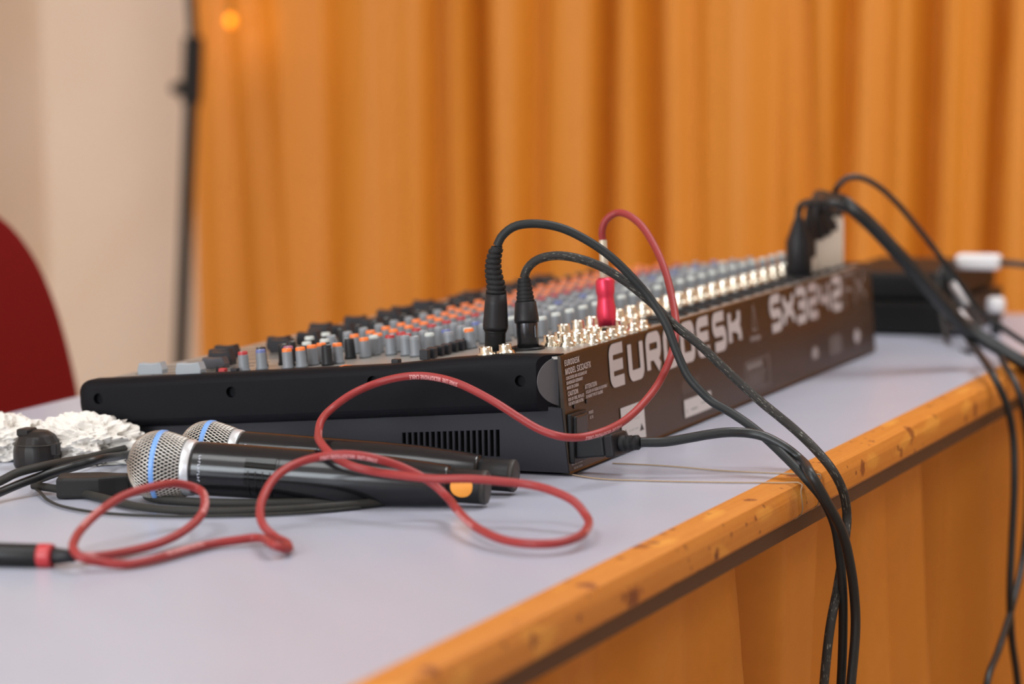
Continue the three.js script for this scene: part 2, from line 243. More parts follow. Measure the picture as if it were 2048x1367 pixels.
  const sf = [[0.66, 0.03, 0.05, 0.1], [0.47, 0.07, 0.05, 0.1], [0.36, 0.02, 0.04, 0.03], [0.24, 0.03, 0.05, -0.05], [0.12, 0.02, 0.04, 0.05], [-0.015, 0.105, 0.042, 0.12], [-0.14, 0.022, 0.04, 0.05], [-0.29, 0.055, 0.05, -0.05], [-0.43, 0.025, 0.04, 0.06], [-0.585, 0.13, 0.05, 0.12], [-0.73, 0.03, 0.04, 0.02], [-0.86, 0.04, 0.05, 0.02], [-1.05, 0.05, 0.05, 0.02]].map(([p, d, w, l]) => [-p, d, w, -l]);
  const g = clothSheet(-zb + 0.02, -za - 0.02, 0.03, T - 0.034, sf, 0.014, 8, 330, 40, 0.35);
  // the upper rim is pleated less deeply than the hem
  const p = g.attributes.position; for (let i = 0; i < p.count; i++) { const k = 1 - Math.max(0, p.getY(i) - 0.45) / 0.5; p.setZ(i, Math.min(0.022, p.getZ(i) * (0.75 + 0.25 * k)) ); }
  g.rotateY(Math.PI / 2); g.computeVertexNormals();
  part('cloth', g, clothMat, sk);
}

// ---------------------------------------------------------------- red chair behind the table
{
  const c = thing('chair', 'red upholstered chair with a rounded back behind the table', 'chair', [-0.93, -0.0, -0.545]);
  const red = mat(0.21, 0.008, 0.008, 0.8, { sheen: 0.08, sheenRoughness: 0.6, specularIntensity: 0.3 }), leg = mat(0.03, 0.03, 0.03, 0.35, { metalness: 0.6 });
  const s = new THREE.Shape(); const hw = 0.25;
  s.moveTo(-hw + 0.03, 0.48); s.lineTo(hw - 0.03, 0.48);
  s.bezierCurveTo(hw, 0.55, hw + 0.02, 0.62, hw, 0.69); s.bezierCurveTo(hw - 0.035, 0.80, 0.16, 0.912, 0, 0.918);
  s.bezierCurveTo(-0.16, 0.912, -hw + 0.035, 0.80, -hw, 0.69); s.bezierCurveTo(-hw - 0.02, 0.62, -hw, 0.55, -hw + 0.03, 0.48);
  part('backrest', new THREE.ExtrudeGeometry(s, { depth: 0.03, bevelEnabled: true, bevelThickness: 0.015, bevelSize: 0.01, bevelSegments: 4, curveSegments: 16 }).rotateY(Math.PI / 2).translate(-0.03, 0, 0), red, c);
  part('seat', box(0.44, 0.08, 0.46, 0.22, 0.44, 0, 0.025), red, c);
  for (const x of [0.02, 0.41]) for (const z of [-0.2, 0.2]) part('leg', box(0.025, 0.41, 0.025, x, 0.205, z, 0.004), leg, c);
}
// ---------------------------------------------------------------- black stand in front of the curtain
{
  const a = [-1.5613 + 0.004, 1.147, -2.3], b = [-1.6033, 0.5563, -2.3];
  const dx = (a[0] - b[0]) / (a[1] - b[1]); const at = (y) => [b[0] + dx * (y - b[1]), y, -2.3];
  const f = at(0.02), st = thing('tripod_stand', 'slim black tripod stand leaning in front of the gold curtain', 'stand', [f[0], 0, f[2]]);
  const blk = mat(0.014, 0.013, 0.013, 0.45);
  const loc = (p) => [p[0] - f[0], p[1], p[2] - f[2]];
  part('lower_tube', tube([loc(at(0.12)), loc(at(0.5)), loc(at(1.0))], 0.0115, { step: 0.05 }), blk, st);
  part('clamp', tube([loc(at(0.975)), loc(at(1.0)), loc(at(1.05)), loc(at(1.085))], 0.017, { step: 0.02 }), blk, st);
  part('knob', new THREE.SphereGeometry(0.015, 12, 8).scale(1.2, 0.8, 1).translate(...loc(at(1.0)).map((v, i) => v + [-0.018, 0, 0.008][i])), blk, st);
  const u = at(1.08); part('upper_tube', tube([loc(u), [u[0] - 0.008 - f[0], 1.3, 0], [u[0] - 0.02 - f[0], 1.75, 0]], 0.008, { step: 0.05 }), blk, st);
  for (let k = 0; k < 3; k++) { const an = k * 2.1 + 0.4; part('leg', tube([loc(at(0.42)), [0.17 * Math.cos(an), 0.2, 0.17 * Math.sin(an)], [0.34 * Math.cos(an), 0.012, 0.34 * Math.sin(an)]], 0.009, { step: 0.05 }), blk, st); }
}
// ---------------------------------------------------------------- mixing desk
// local axes: x = towards the rear panel, z = towards its right side (nearest the camera), y up from the table
const desk = thing('mixing_console', 'large black mixing desk with rows of knobs and a lettered rear panel with a painted brown reflection', 'mixing desk', [0, T, 0]);
const LEN = 0.9;
const plastic = mat(0.0055, 0.0055, 0.0075, 0.5,  { bumpMap: dataTex(128, 128, (u, v) => { const n = 0.5 + 0.5 * pn(u, v, 60, 3); return [n, n, n]; }), bumpScale: 0.00012, specularIntensity: 0.22 });
const plasticLow = mat(0.019, 0.019, 0.025, 0.5);
const pit = mat(0.004, 0.004, 0.004, 0.8);
const chrome = mat(0.78, 0.72, 0.6, 0.22, { metalness: 1 });
const black = mat(0.011, 0.011, 0.012, 0.4);
const rubber = mat(0.016, 0.016, 0.017, 0.62);
const deckTop = [[-0.4285, 0.0617], [-0.152, 0.0815], [-0.1, 0.0884], [-0.057, 0.0924], [-0.0065, 0.0946]];
const deckY = (x) => { for (let i = 1; i < deckTop.length; i++) if (x <= deckTop[i][0] || i === deckTop.length - 1) { const [a, b] = [deckTop[i - 1], deckTop[i]]; return a[1] + (b[1] - a[1]) * (x - a[0]) / (b[0] - a[0]); } };
const deckN = (x) => { for (let i = 1; i < deckTop.length; i++) if (x <= deckTop[i][0] || i === deckTop.length - 1) { const [a, b] = [deckTop[i - 1], deckTop[i]]; const l = Math.hypot(b[0] - a[0], b[1] - a[1]); return [-(b[1] - a[1]) / l, (b[0] - a[0]) / l, 0]; } };
{
  // body under the deck
  const s = new THREE.Shape(); s.moveTo(-0.40, 0.005); s.lineTo(-0.002, 0.005); s.lineTo(-0.0078, 0.0925); s.lineTo(-0.057, 0.0895); s.lineTo(-0.10, 0.0855); s.lineTo(-0.152, 0.0785); s.lineTo(-0.425, 0.0585); s.lineTo(-0.425, 0.035); s.lineTo(-0.40, 0.025); s.closePath();
  part('body', new THREE.ExtrudeGeometry(s, { depth: LEN - 0.012, bevelEnabled: false }).translate(0, 0, -LEN + 0.006), pit, desk);
  // deck plate
  const d = new THREE.Shape(); deckTop.forEach(([x, y], i) => i ? d.lineTo(x, y) : d.moveTo(x, y)); [...deckTop].reverse().forEach(([x, y]) => d.lineTo(x, y - 0.0022)); d.closePath();
  const deckMat = mat(0.30, 0.285, 0.265, 0.36, { metalness: 0.35 });
  part('deck', new THREE.ExtrudeGeometry(d, { depth: LEN - 0.006, bevelEnabled: false }).translate(0, 0, -LEN + 0.003), deckMat, desk);
  // rear panel, leaning a little forward at the top, with a folded rim
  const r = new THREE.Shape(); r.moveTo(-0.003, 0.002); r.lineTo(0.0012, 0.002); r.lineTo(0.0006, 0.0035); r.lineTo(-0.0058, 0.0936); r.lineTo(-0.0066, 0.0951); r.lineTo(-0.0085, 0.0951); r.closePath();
  part('rear_panel', new THREE.ExtrudeGeometry(r, { depth: LEN - 0.002, bevelEnabled: false }).translate(0, 0, -LEN + 0.001), mat(0.025, 0.0138, 0.0068, 0.32, { specularIntensity: 0.65 }), desk).userData.label = 'dark rear panel with a brown curtain reflection painted into its colour, and large pale lettering';  // brown base colour stands in for the reflected gold curtain
  // side cheeks: upper rounded piece with a chamfered rear end, lower piece with vent slots
  const c = new THREE.Shape(); const b = 0.007;
  c.moveTo(-0.4385 + b, 0.045); c.lineTo(-0.4385 + b, 0.057 - 0.004); c.quadraticCurveTo(-0.4385 + b, 0.0628 - b + 0.0015, -0.424, 0.0632 - b + 0.001);
  for (const [x, y] of [[-0.152, 0.0832 - b + 0.001], [-0.1, 0.0898 - b + 0.001], [-0.057, 0.0938 - b + 0.001], [0.008, 0.0954 - b + 0.001]]) c.lineTo(x, y);
  c.lineTo(0.008, 0.0535 + b); c.lineTo(-0.0576, 0.0487 + b); c.lineTo(-0.326, 0.0293 + b); c.lineTo(-0.41, 0.0240 + b); c.quadraticCurveTo(-0.4385 + b, 0.0235 + b, -0.4385 + b, 0.045);
  const raw = new THREE.ExtrudeGeometry(c, { depth: 0.013, bevelEnabled: true, bevelThickness: 0.007, bevelSize: b, bevelSegments: 5, curveSegments: 8 });
  raw.translate(0, 0, -0.013); // z from -0.020 to 0.007
  const ev = new Evaluator(); ev.useGroups = false;
  const prep = (g) => { const n = g.index ? g : mergeVertices(g); return n; };
  let br = new Brush(prep(raw)); br.updateMatrixWorld();
  const cut = new Brush(new THREE.BoxGeometry(0.06, 0.12, 0.06)); // chamfer
  { const px = -0.0235, pz = 0.007, an = -0.8; // plane through (px, pz) turned towards +x
    const nx = Math.sin(-an), nz = Math.cos(an); cut.position.set(px + nx * 0.03 + 0.0, 0.075, pz + nz * 0.03); cut.rotation.y = -an; cut.position.x += Math.cos(an) * 0.02; cut.position.z -= Math.sin(-an) * 0.02; }
  cut.updateMatrixWorld(); br = ev.evaluate(br, cut, SUBTRACTION); br.updateMatrixWorld();
  const end = new Brush(new THREE.BoxGeometry(0.04, 0.2, 0.1)); end.position.set(-0.0085 + 0.02, 0.07, 0); end.updateMatrixWorld(); br = ev.evaluate(br, end, SUBTRACTION); br.updateMatrixWorld();
  const holes = [[-0.4181, 0.0488], [-0.2931, 0.0585], [-0.1652, 0.071], [-0.037, 0.0755]];
  for (const [x, y] of holes) { const h = new Brush(new THREE.CylinderGeometry(0.0046, 0.0046, 0.012, 18).rotateX(Math.PI / 2)); h.position.set(x, y, 0.008); h.updateMatrixWorld(); br = ev.evaluate(br, h, SUBTRACTION); br.updateMatrixWorld(); }
  const cheekGeo = toCreasedNormals(br.geometry.clone(), 0.45);
  const low = new THREE.Shape(); low.moveTo(-0.401, 0.004); low.lineTo(0.0002, 0.0025); low.lineTo(-0.0052, 0.0540); low.lineTo(-0.035, 0.0565); low.lineTo(-0.4, 0.032); low.closePath();
  for (let k = 0; k < 17; k++) { const x = -0.143 + k * 0.0051, h = new THREE.Path(); h.moveTo(x, 0.0135); h.lineTo(x, 0.0292 + k * 0.00034); h.lineTo(x + 0.0026, 0.0294 + k * 0.00034); h.lineTo(x + 0.0026, 0.0135); h.closePath(); low.holes.push(h); }
  const lowGeo = new THREE.ExtrudeGeometry(low, { depth: 0.0022, bevelEnabled: true, bevelThickness: 0.0006, bevelSize: 0.0005, bevelOffset: -0.0005, bevelSegments: 1 }).translate(0, 0, -0.003);
  const screwGeo = new THREE.CylinderGeometry(0.0034, 0.0034, 0.002, 12).rotateX(Math.PI / 2);
  for (const side of [0, 1]) {
    const flip = (g) => { if (!side) return g; const q = g.clone().scale(1, 1, -1).translate(0, 0, -LEN); if (q.index) { const ix = q.index.array; for (let i = 0; i < ix.length; i += 3) { const t = ix[i]; ix[i] = ix[i + 1]; ix[i + 1] = t; } } else { for (const n of Object.keys(q.attributes)) { const at = q.attributes[n], w = at.itemSize, a = at.array; for (let i = 0; i < at.count; i += 3) for (let j = 0; j < w; j++) { const t = a[i * w + j]; a[i * w + j] = a[(i + 1) * w + j]; a[(i + 1) * w + j] = t; } } } return q; };
    const ch = part('side_cheek', flip(cheekGeo), plastic, desk);
    for (const [x, y] of holes) part('screw', screwGeo.clone().translate(x, y, side ? -LEN - 0.0005 : 0.0005), mat(0.01, 0.01, 0.01, 0.3, { metalness: 0.7 }), ch);
    const facet = new THREE.Shape(); facet.moveTo(0.0220, 0.0545); facet.lineTo(0.0220, 0.0936); facet.lineTo(0.016, 0.0934); facet.bezierCurveTo(0.006, 0.0905, 0.0008, 0.083, 0.0008, 0.075); facet.bezierCurveTo(0.0008, 0.066, 0.008, 0.0575, 0.0220, 0.0545);
    const fg = new THREE.ExtrudeGeometry(facet, { depth: 0.0006, bevelEnabled: true, bevelThickness: 0.0002, bevelSize: 0.0002, bevelSegments: 1, curveSegments: 12 }).rotateY(0.8).translate(-0.0235, 0, 0.007);
    part('end_plate', flip(fg), mat(0.085, 0.08, 0.085, 0.45), ch).userData.label = 'grey rounded plate at the rear end';
    part('side_panel', flip(lowGeo), plasticLow, desk).userData.label = 'charcoal lower side with a row of vent slots';
  }
  // front nose below the faders and rubber feet
  part('front_panel', box(0.014, 0.03, LEN - 0.004, -0.431, 0.043, -LEN / 2, 0.005), plastic, desk);
  for (const x of [-0.37, -0.03]) for (const z of [-0.04, -LEN + 0.04]) part('foot', new THREE.CylinderGeometry(0.012, 0.012, 0.0055, 16).translate(x, 0.00275, z), rubber, desk);
}
// ---- knobs, caps and faders
const knobGeo = (() => { const p = [[0, 0], [0.0052, 0], [0.0052, 0.0022], [0.0045, 0.0028], [0.0043, 0.0142], [0.0041, 0.0145], [0, 0.0145]]; return lathe(p, 18); })();
const capGeo = (() => lathe([[0.0041, 0.0145], [0.0041, 0.0166], [0.0034, 0.0173], [0, 0.0173]], 18))();
const lineGeo = box(0.0009, 0.0004, 0.0032, 0, 0.01738, 0.0018);
const knobGrey = mat(0.20, 0.215, 0.235, 0.42), knobDark = mat(0.02, 0.02, 0.022, 0.4);
const caps = { orange: mat(0.85, 0.19, 0.035, 0.45), red: mat(0.42, 0.03, 0.035, 0.45), blue: mat(0.12, 0.15, 0.34, 0.45), white: mat(0.55, 0.58, 0.55, 0.45), grey: mat(0.24, 0.25, 0.27, 0.45), black: knobDark, pink: mat(0.35, 0.12, 0.2, 0.5) };
const rk = R(5);
function knob(x, z, color, body = knobGrey, tall = 1) {
  const k = part('knob', knobGeo, body, desk); const n = deckN(x);
  k.position.set(x, deckY(x), z); k.quaternion.setFromUnitVectors(new THREE.Vector3(0, 1, 0), V(n)); k.scale.set(1, tall, 1);
  const c = part('cap', capGeo, caps[color], k);
  const l = part('pointer', lineGeo, caps.white, c); l.rotation.y = (rk() - 0.5) * 4;
  return k;
}
const faderGeo = (() => { const s = new THREE.Shape(); s.moveTo(-0.010, 0); s.lineTo(0.010, 0); s.lineTo(0.0105, 0.003); s.lineTo(0.0088, 0.0085); s.quadraticCurveTo(0, 0.0068, -0.0088, 0.0085); s.lineTo(-0.0105, 0.003); s.closePath(); return new THREE.ExtrudeGeometry(s, { depth: 0.0085, bevelEnabled: true, bevelThickness: 0.001, bevelSize: 0.0008, bevelSegments: 2 }).translate(0, 0.0022, -0.00425); })();
const stemGeo = box(0.0022, 0.004, 0.0012, 0, 0.0012, 0);
const faderGrey = mat(0.30, 0.33, 0.36, 0.4), faderDark = mat(0.022, 0.022, 0.026, 0.42), faderSlate = mat(0.05, 0.05, 0.06, 0.4), lineWhite = mat(0.6, 0.6, 0.6, 0.5);
function fader(x, z, m, sx = 1) {
  const k = part('fader_cap', faderGeo, m, desk); const n = deckN(x); k.position.set(x, deckY(x), z); k.quaternion.setFromUnitVectors(new THREE.Vector3(0, 1, 0), V(n)); k.scale.set(sx, m === faderDark ? 1.2 : 1, 1);
  part('stem', stemGeo, chrome, k); return k;
}
const slotMat = mat(0.006, 0.006, 0.006, 0.7);
const slotGeo = (a, b) => { const L = Math.hypot(b - a, deckY(b) - deckY(a)); return box(L, 0.0004, 0.002, 0, 0, 0).rotateZ(Math.atan2(deckY(b) - deckY(a), b - a)).translate((a + b) / 2, (deckY(a) + deckY(b)) / 2 + 0.0001, 0); };
const chSlot = slotGeo(-0.415, -0.315);
const buttonGeo = new RoundedBoxGeometry(0.006, 0.0055, 0.006, 2, 0.0008).translate(0, 0.0022, 0);
function button(x, z, m, s = 1) { const b = part('button', buttonGeo, m, desk); b.position.set(x, deckY(x), z); b.scale.setScalar(s); return b; }
const nutGeo = new THREE.LatheGeometry([[0.0033, 0.0078], [0.0036, 0.0086], [0.0050, 0.0086], [0.0053, 0.0078], [0.0053, 0.0036], [0.0072, 0.0034], [0.0078, 0.0006], [0.0078, 0]].reverse().map(([r, y]) => new THREE.Vector2(r, y)), 12);
const boreGeo = new THREE.CylinderGeometry(0.0034, 0.0034, 0.007, 10).translate(0, 0.0038, 0);
function nut(x, z, s = 1) { const n = part('jack_socket', nutGeo, chrome, desk); n.position.set(x, deckY(x), z); n.quaternion.setFromUnitVectors(new THREE.Vector3(0, 1, 0), V(deckN(x))); n.scale.setScalar(s); part('bore', boreGeo, pit, n); return n; }
const xlrRing = lathe([[0, 0.0004], [0.0118, 0.0004], [0.0118, 0.0022], [0.0132, 0.0026], [0.0138, 0.0012], [0.0138, 0]].map(([r, y]) => [r, y]), 24);
// channel strips
const COL = 0.0325, Z_FIRST = -0.142, NCOL = 23;
for (let k = 0; k < NCOL; k++) {
  const z = Z_FIRST - k * COL;
  knob(-0.089, z, 'white', knobGrey, 1.05);
  knob(-0.122, z + 0.004, 'grey'); knob(-0.143, z, k % 3 ? 'grey' : 'white'); knob(-0.164, z, k % 2 ? 'grey' : 'blue'); knob(-0.185, z, 'grey');
  knob(-0.206, z, 'red'); knob(-0.228, z, 'orange'); knob(-0.250, z, 'orange');
  knob(-0.272, z, k < 8 ? 'grey' : 'orange'); knob(-0.293, z, k < 2 ? 'white' : 'black', knobDark);
  button(-0.308, z + 0.007, k % 4 ? mat(0.25, 0.25, 0.25, 0.5) : caps.red);
  const s = part('fader_slot', chSlot, slotMat, desk); s.position.z = z;
  fader(-0.335 - 0.05 * rk(), z, faderDark);
  nut(-0.057, z, 1.05).scale.y = 1.45;
  const x = part('input_socket', xlrRing, black, desk); x.position.set(-0.030, deckY(-0.030), z);
}
// master section at the right-hand end
fader(-0.386, -0.030, faderGrey, 1.08); fader(-0.341, -0.014, faderGrey, 1.08); fader(-0.338, -0.052, faderSlate); fader(-0.345, -0.078, faderDark); fader(-0.36, -0.105, faderDark);
for (const z of [-0.03, -0.014, -0.052, -0.078, -0.105]) part('fader_slot', chSlot, slotMat, desk).position.z = z;
button(-0.312, -0.0155, caps.red); button(-0.3, -0.014, faderDark); button(-0.325, -0.035, knobDark);
for (const [x, z, c, b] of [[-0.297, -0.025, 'red'], [-0.2865, -0.0367, 'blue'], [-0.2605, -0.0336, 'orange'], [-0.2505, -0.0385, 'orange'], [-0.2485, -0.0555, 'orange'], [-0.247, -0.0705, 'orange'], [-0.2315, -0.0485, 'black', knobDark], [-0.2275, -0.061, 'orange'],
  [-0.235, -0.100, 'black', knobDark], [-0.2225, -0.1025, 'orange'], [-0.222, -0.121, 'white'], [-0.205, -0.117, 'red'], [-0.192, -0.122, 'red'], [-0.185, -0.104, 'grey'], [-0.168, -0.116, 'white'], [-0.136, -0.128, 'orange'], [-0.15, -0.117, 'grey'], [-0.17, -0.09, 'grey'], [-0.27, -0.09, 'white', knobDark], [-0.262, -0.108, 'white', knobDark], [-0.27, -0.055, 'pink', knobDark], [-0.285, -0.075, 'black', knobDark], [-0.29, -0.1, 'black', knobDark], [-0.297, -0.058, 'black', knobDark]]) knob(x, z, c, b || knobGrey);
// row of small black graphic equaliser sliders
const sliderGeo = new RoundedBoxGeometry(0.0075, 0.0085, 0.0055, 2, 0.0008).translate(0, 0.005, 0);
for (let k = 0; k < 10; k++) { const s = part('equaliser_slider', sliderGeo, faderDark, desk); const x = -0.141 + 0.002 * Math.sin(k * 2.1); s.position.set(x, deckY(x), -0.043 - k * 0.0098); part('stem', box(0.0012, 0.003, 0.0012, -0.0025, 0.0008, 0.0015), chrome, s); }
button(-0.156, -0.02, knobDark, 1.1);
part('display', box(0.026, 0.0022, 0.012, -0.189, deckY(-0.189) + 0.0008, -0.013, 0.0008), mat(0.95, 0.20, 0.03, 0.35), desk).userData.label = 'small orange display window';
// sockets of the master section
for (const [x, z] of [[-0.0745, -0.015], [-0.063, -0.0275], [-0.033, -0.085], [-0.033, -0.108], [-0.033, -0.130], [-0.033, -0.152], [-0.033, -0.213], [-0.031, -0.238], [-0.049, -0.088], [-0.049, -0.112], [-0.018, -0.105], [-0.018, -0.128], [-0.018, -0.150], [-0.018, -0.172], [-0.016, -0.196], [-0.016, -0.22]]) nut(x, z, x > -0.02 ? 0.85 : 1);
{ const x = part('input_socket', xlrRing, black, desk); x.position.set(-0.058, deckY(-0.058), -0.063); const y = part('input_socket', xlrRing, black, desk); y.position.set(-0.0823, deckY(-0.0823) + 0.001, -0.051); y.scale.setScalar(0.8); }
// ---- printing on the rear panel
const printMat = (t, r = 0.52, g = 0.47, b = 0.47) => mat(r, g, b, 0.5, { alphaMap: t, transparent: true });
function rearPrint(name, za, zb, y0, y1, tex, m, lift = 0.0007, parent = desk) {
  const px = (y) => 0.0006 - 0.0064 * (y - 0.0035) / 0.09 + lift;
  const g = new THREE.BufferGeometry();
  g.setAttribute('position', new THREE.Float32BufferAttribute([px(y0), y0, za, px(y0), y0, zb, px(y1), y1, zb, px(y1), y1, za], 3));
  g.setAttribute('uv', new THREE.Float32BufferAttribute([0, 0, 1, 0, 1, 1, 0, 1], 2)); g.setIndex([0, 1, 2, 0, 2, 3]); g.computeVertexNormals();
  return part(name, g, m || printMat(tex), parent);
}
const GLYPH = {   // strokes on a 1 x 1 cell, y down
  E: [[[1, 0], [0, 0], [0, 1], [1, 1]], [[0, 0.5], [0.95, 0.5]]], U: [[[0, 0], [0, 1], [1, 1], [1, 0]]], R: [[[0, 1], [0, 0], [1, 0], [1, 0.56], [0, 0.56]], [[0.55, 0.6], [1, 1]]],
  O: [[[0.5, 0], [1, 0], [1, 1], [0, 1], [0, 0], [0.5, 0]]], D: [[[0, 0.5], [0, 0], [1, 0], [1, 1], [0, 1], [0, 0.4]]], S: [[[1, 0], [0, 0], [0, 0.5], [1, 0.5], [1, 1], [0, 1]]],
  K: [[[0, 0], [0, 1]], [[0, 0.5], [0.62, 0.5]], [[0.5, 0.5], [0.97, 0.34], [0.97, 0]], [[0.5, 0.5], [1, 0.66], [1, 1]]], X: [[[0, 0], [0.0, 0.25], [1, 0.75], [1, 1]], [[1, 0], [1, 0.25], [0, 0.75], [0, 1]]], 3: [[[0, 0], [1, 0], [1, 1], [0, 1]], [[0.2, 0.5], [1, 0.5]]],
  2: [[[0, 0], [1, 0], [1, 0.5], [0, 0.5], [0, 1], [1, 1]]], 4: [[[0, 0], [0, 0.58], [1, 0.58]], [[0.9, 0], [0.9, 1]]], F: [[[1, 0], [0, 0], [0, 1]], [[0.2, 0.5], [0.9, 0.5]]],
};
function glyphs(c, text, x, y, w, h, pitch, lw) {
  c.lineWidth = lw; c.lineJoin = 'round'; c.lineCap = 'butt';
  for (const ch of text) {
    for (const s of GLYPH[ch]) { c.beginPath(); const q = s.map(([a, b]) => [x + lw / 2 + a * (w - lw), y + lw / 2 + b * (h - lw)]); c.moveTo(...q[0]); for (let i = 1; i < q.length - 1; i++) c.arcTo(...q[i], ...q[i + 1], lw * 0.6); c.lineTo(...q[q.length - 1]); c.stroke(); }
    x += pitch;
  }
}
{
  const ZA = -0.095, ZB = -0.885, YA = 0.047, YB = 0.0935, pw = 2048, k = pw / (ZA - ZB), ph = Math.round(k * (YB - YA));
  const big = canvas(pw, ph, (c) => {
    c.fillStyle = '#000'; c.fillRect(0, 0, pw, ph); c.strokeStyle = '#fff';
    const y = k * (YB - 0.0925), h = k * 0.036;
    glyphs(c, 'EURODESK', k * (0.105 - 0.095), y, k * 0.0375, h, k * 0.0442, k * 0.0092);
    glyphs(c, 'SX3242', k * (0.541 - 0.095), y, k * 0.0375, h, k * 0.0415, k * 0.0088);
    c.strokeStyle = '#777'; glyphs(c, 'FX', k * (0.793 - 0.095), y, k * 0.036, h, k * 0.041, k * 0.003);
    // upright badge between the two words
    c.fillStyle = '#999'; const bx = k * (0.492 - 0.095);
    c.beginPath(); c.moveTo(bx, y + h * 0.1); c.lineTo(bx + k * 0.007, y + h * 0.75); c.lineTo(bx - k * 0.007, y + h * 0.75); c.closePath(); c.lineWidth = 3; c.strokeStyle = '#888'; c.stroke();
    c.fillStyle = '#aaa'; c.font = 'bold ' + Math.round(k * 0.0065) + 'px sans-serif'; c.textAlign = 'center'; c.fillText('behringer', bx, y + h * 1.02);
  });
  rearPrint('lettering', ZA, ZB, YA, YB, big);
  const q = 11000, lw0 = 0.096, lh0 = 0.040;
  const small = canvas(Math.round(q * lw0), Math.round(q * lh0), (c, w, h) => {
    c.fillStyle = '#000'; c.fillRect(0, 0, w, h); c.fillStyle = '#fff'; c.textBaseline = 'alphabetic';
    // text, start and end along the panel, top of the capitals and their height (metres)
    const tx = (s, z0, z1, top, cap, bold = true) => { c.font = (bold ? 'bold ' : '') + '100px sans-serif'; const m = c.measureText(s).width; c.save(); c.translate((z0 - 0.001) * q, (0.0925 - top + cap) * q); c.scale((z1 - z0) * q / m, cap * q / 73); c.fillText(s, 0, 0); c.restore(); };
    tx('EURODESK', 0.003, 0.036, 0.0912, 0.0048); tx('MODEL SX3242FX', 0.003, 0.060, 0.0845, 0.0050);
    tx('CONCEIVED AND DESIGNED BY', 0.004, 0.050, 0.0780, 0.0026); tx('BEHRINGER GERMANY', 0.004, 0.040, 0.0742, 0.0026); tx('MADE IN CHINA', 0.004, 0.030, 0.0704, 0.0026);
    tx('CAUTION', 0.005, 0.028, 0.0662, 0.0038); tx('RISK OF FIRE, REPLACE', 0.005, 0.040, 0.0610, 0.0026); tx('FUSE WITH SAME RATING', 0.005, 0.038, 0.0575, 0.0026);
    tx('ATTENTION', 0.043, 0.070, 0.0672, 0.0038); tx('UTILISER UN FUSIBLE DE RECHANGE', 0.044, 0.094, 0.0622, 0.0026); tx('DE MEME TYPE ET CALIBRE', 0.044, 0.082, 0.0586, 0.0026);
  });
  rearPrint('legend', -0.0045, -0.0045 - lw0, 0.0925 - lh0, 0.0925, small);
  const low = canvas(256, 64, (c) => { c.fillStyle = '#000'; c.fillRect(0, 0, 256, 64); c.fillStyle = '#ddd'; c.font = 'bold 22px sans-serif'; c.fillText('THIS UNIT IS FUSED', 6, 24, 240); c.fillText('100-240 V 50 HZ', 40, 54, 180); });
  rearPrint('legend', -0.004, -0.034, 0.0035, 0.0105, low);
  const mid = canvas(256, 128, (c) => { c.fillStyle = '#000'; c.fillRect(0, 0, 256, 128); c.fillStyle = '#ddd'; c.font = 'bold 44px sans-serif'; c.fillText('ON', 12, 60, 60); c.fillText('OFF', 12, 112, 60); c.fillText('POWER', 120, 40, 120); c.fillText('AC IN', 140, 92, 90); });
  rearPrint('legend', -0.040, -0.062, 0.036, 0.046, mid);
  // paper labels and certification marks
  const sticker = (w, h, draw) => canvas(w, h, (c) => { c.fillStyle = '#dcdada'; c.fillRect(0, 0, w, h); draw(c); });
  const lab = (t) => { t.colorSpace = THREE.SRGBColorSpace; return new THREE.MeshStandardMaterial({ map: t, roughness: 0.6, color: new THREE.Color().setRGB(0.78, 0.76, 0.75) }); };
  const t1 = sticker(256, 256, (c) => { c.fillStyle = '#333'; for (const x of [40, 216]) { c.beginPath(); c.moveTo(x, 150); c.lineTo(x - 24, 200); c.lineTo(x + 24, 200); c.closePath(); c.fill(); } c.fillStyle = '#999'; c.font = 'bold 34px sans-serif'; c.fillText('CAUTION', 60, 70, 140); c.font = '20px sans-serif'; c.fillText('RISK OF SHOCK', 60, 110, 140); c.fillText('DO NOT OPEN', 75, 180, 105); c.fillText('ATTENTION', 75, 230, 105); });
  rearPrint('paper_label', -0.122, -0.178, 0.0075, 0.0385, null, lab(t1));
  const t2 = sticker(256, 128, (c) => { c.fillStyle = '#888'; c.fillRect(20, 70, 6, 26); c.fillRect(60, 78, 60, 10); c.fillRect(160, 60, 70, 8); });
  rearPrint('paper_label', -0.279, -0.352, 0.010, 0.0255, null, lab(t2));
  const mk = (draw) => canvas(256, 192, (c) => { c.fillStyle = '#000'; c.fillRect(0, 0, 256, 192); c.strokeStyle = c.fillStyle = '#777'; draw(c); });
  rearPrint('certification_mark', -0.45, -0.53, 0.010, 0.040, mk((c) => { c.lineWidth = 4; c.strokeRect(10, 10, 236, 172); c.fillStyle = '#4a4a4a'; c.fillRect(30, 24, 150, 40); for (let i = 0; i < 5; i++) c.fillRect(30, 84 + i * 18, 190 - i * 14, 7); }));
  rearPrint('certification_mark', -0.272, -0.335, 0.030, 0.043, mk((c) => { c.fillStyle = '#333'; for (let i = 0; i < 5; i++) c.fillRect(20, 20 + i * 34, 200 - i * 12, 10); }));
  rearPrint('certification_mark', -0.655, -0.70, 0.015, 0.032, mk((c) => { c.fillStyle = '#aaa'; c.beginPath(); c.arc(128, 96, 70, 0, 7); c.fill(); }));
  rearPrint('certification_mark', -0.725, -0.775, 0.012, 0.036, mk((c) => { c.fillStyle = '#3c3c3c'; c.fillRect(20, 20, 216, 150); }));
  rearPrint('certification_mark', -0.81, -0.85, 0.015, 0.034, mk((c) => { c.fillStyle = '#ccc'; c.beginPath(); c.arc(128, 96, 74, 0, 7); c.fill(); }));
  // screws, power switch and mains inlet
  const sg = new THREE.CylinderGeometry(0.0019, 0.0019, 0.0012, 10).rotateZ(Math.PI / 2);
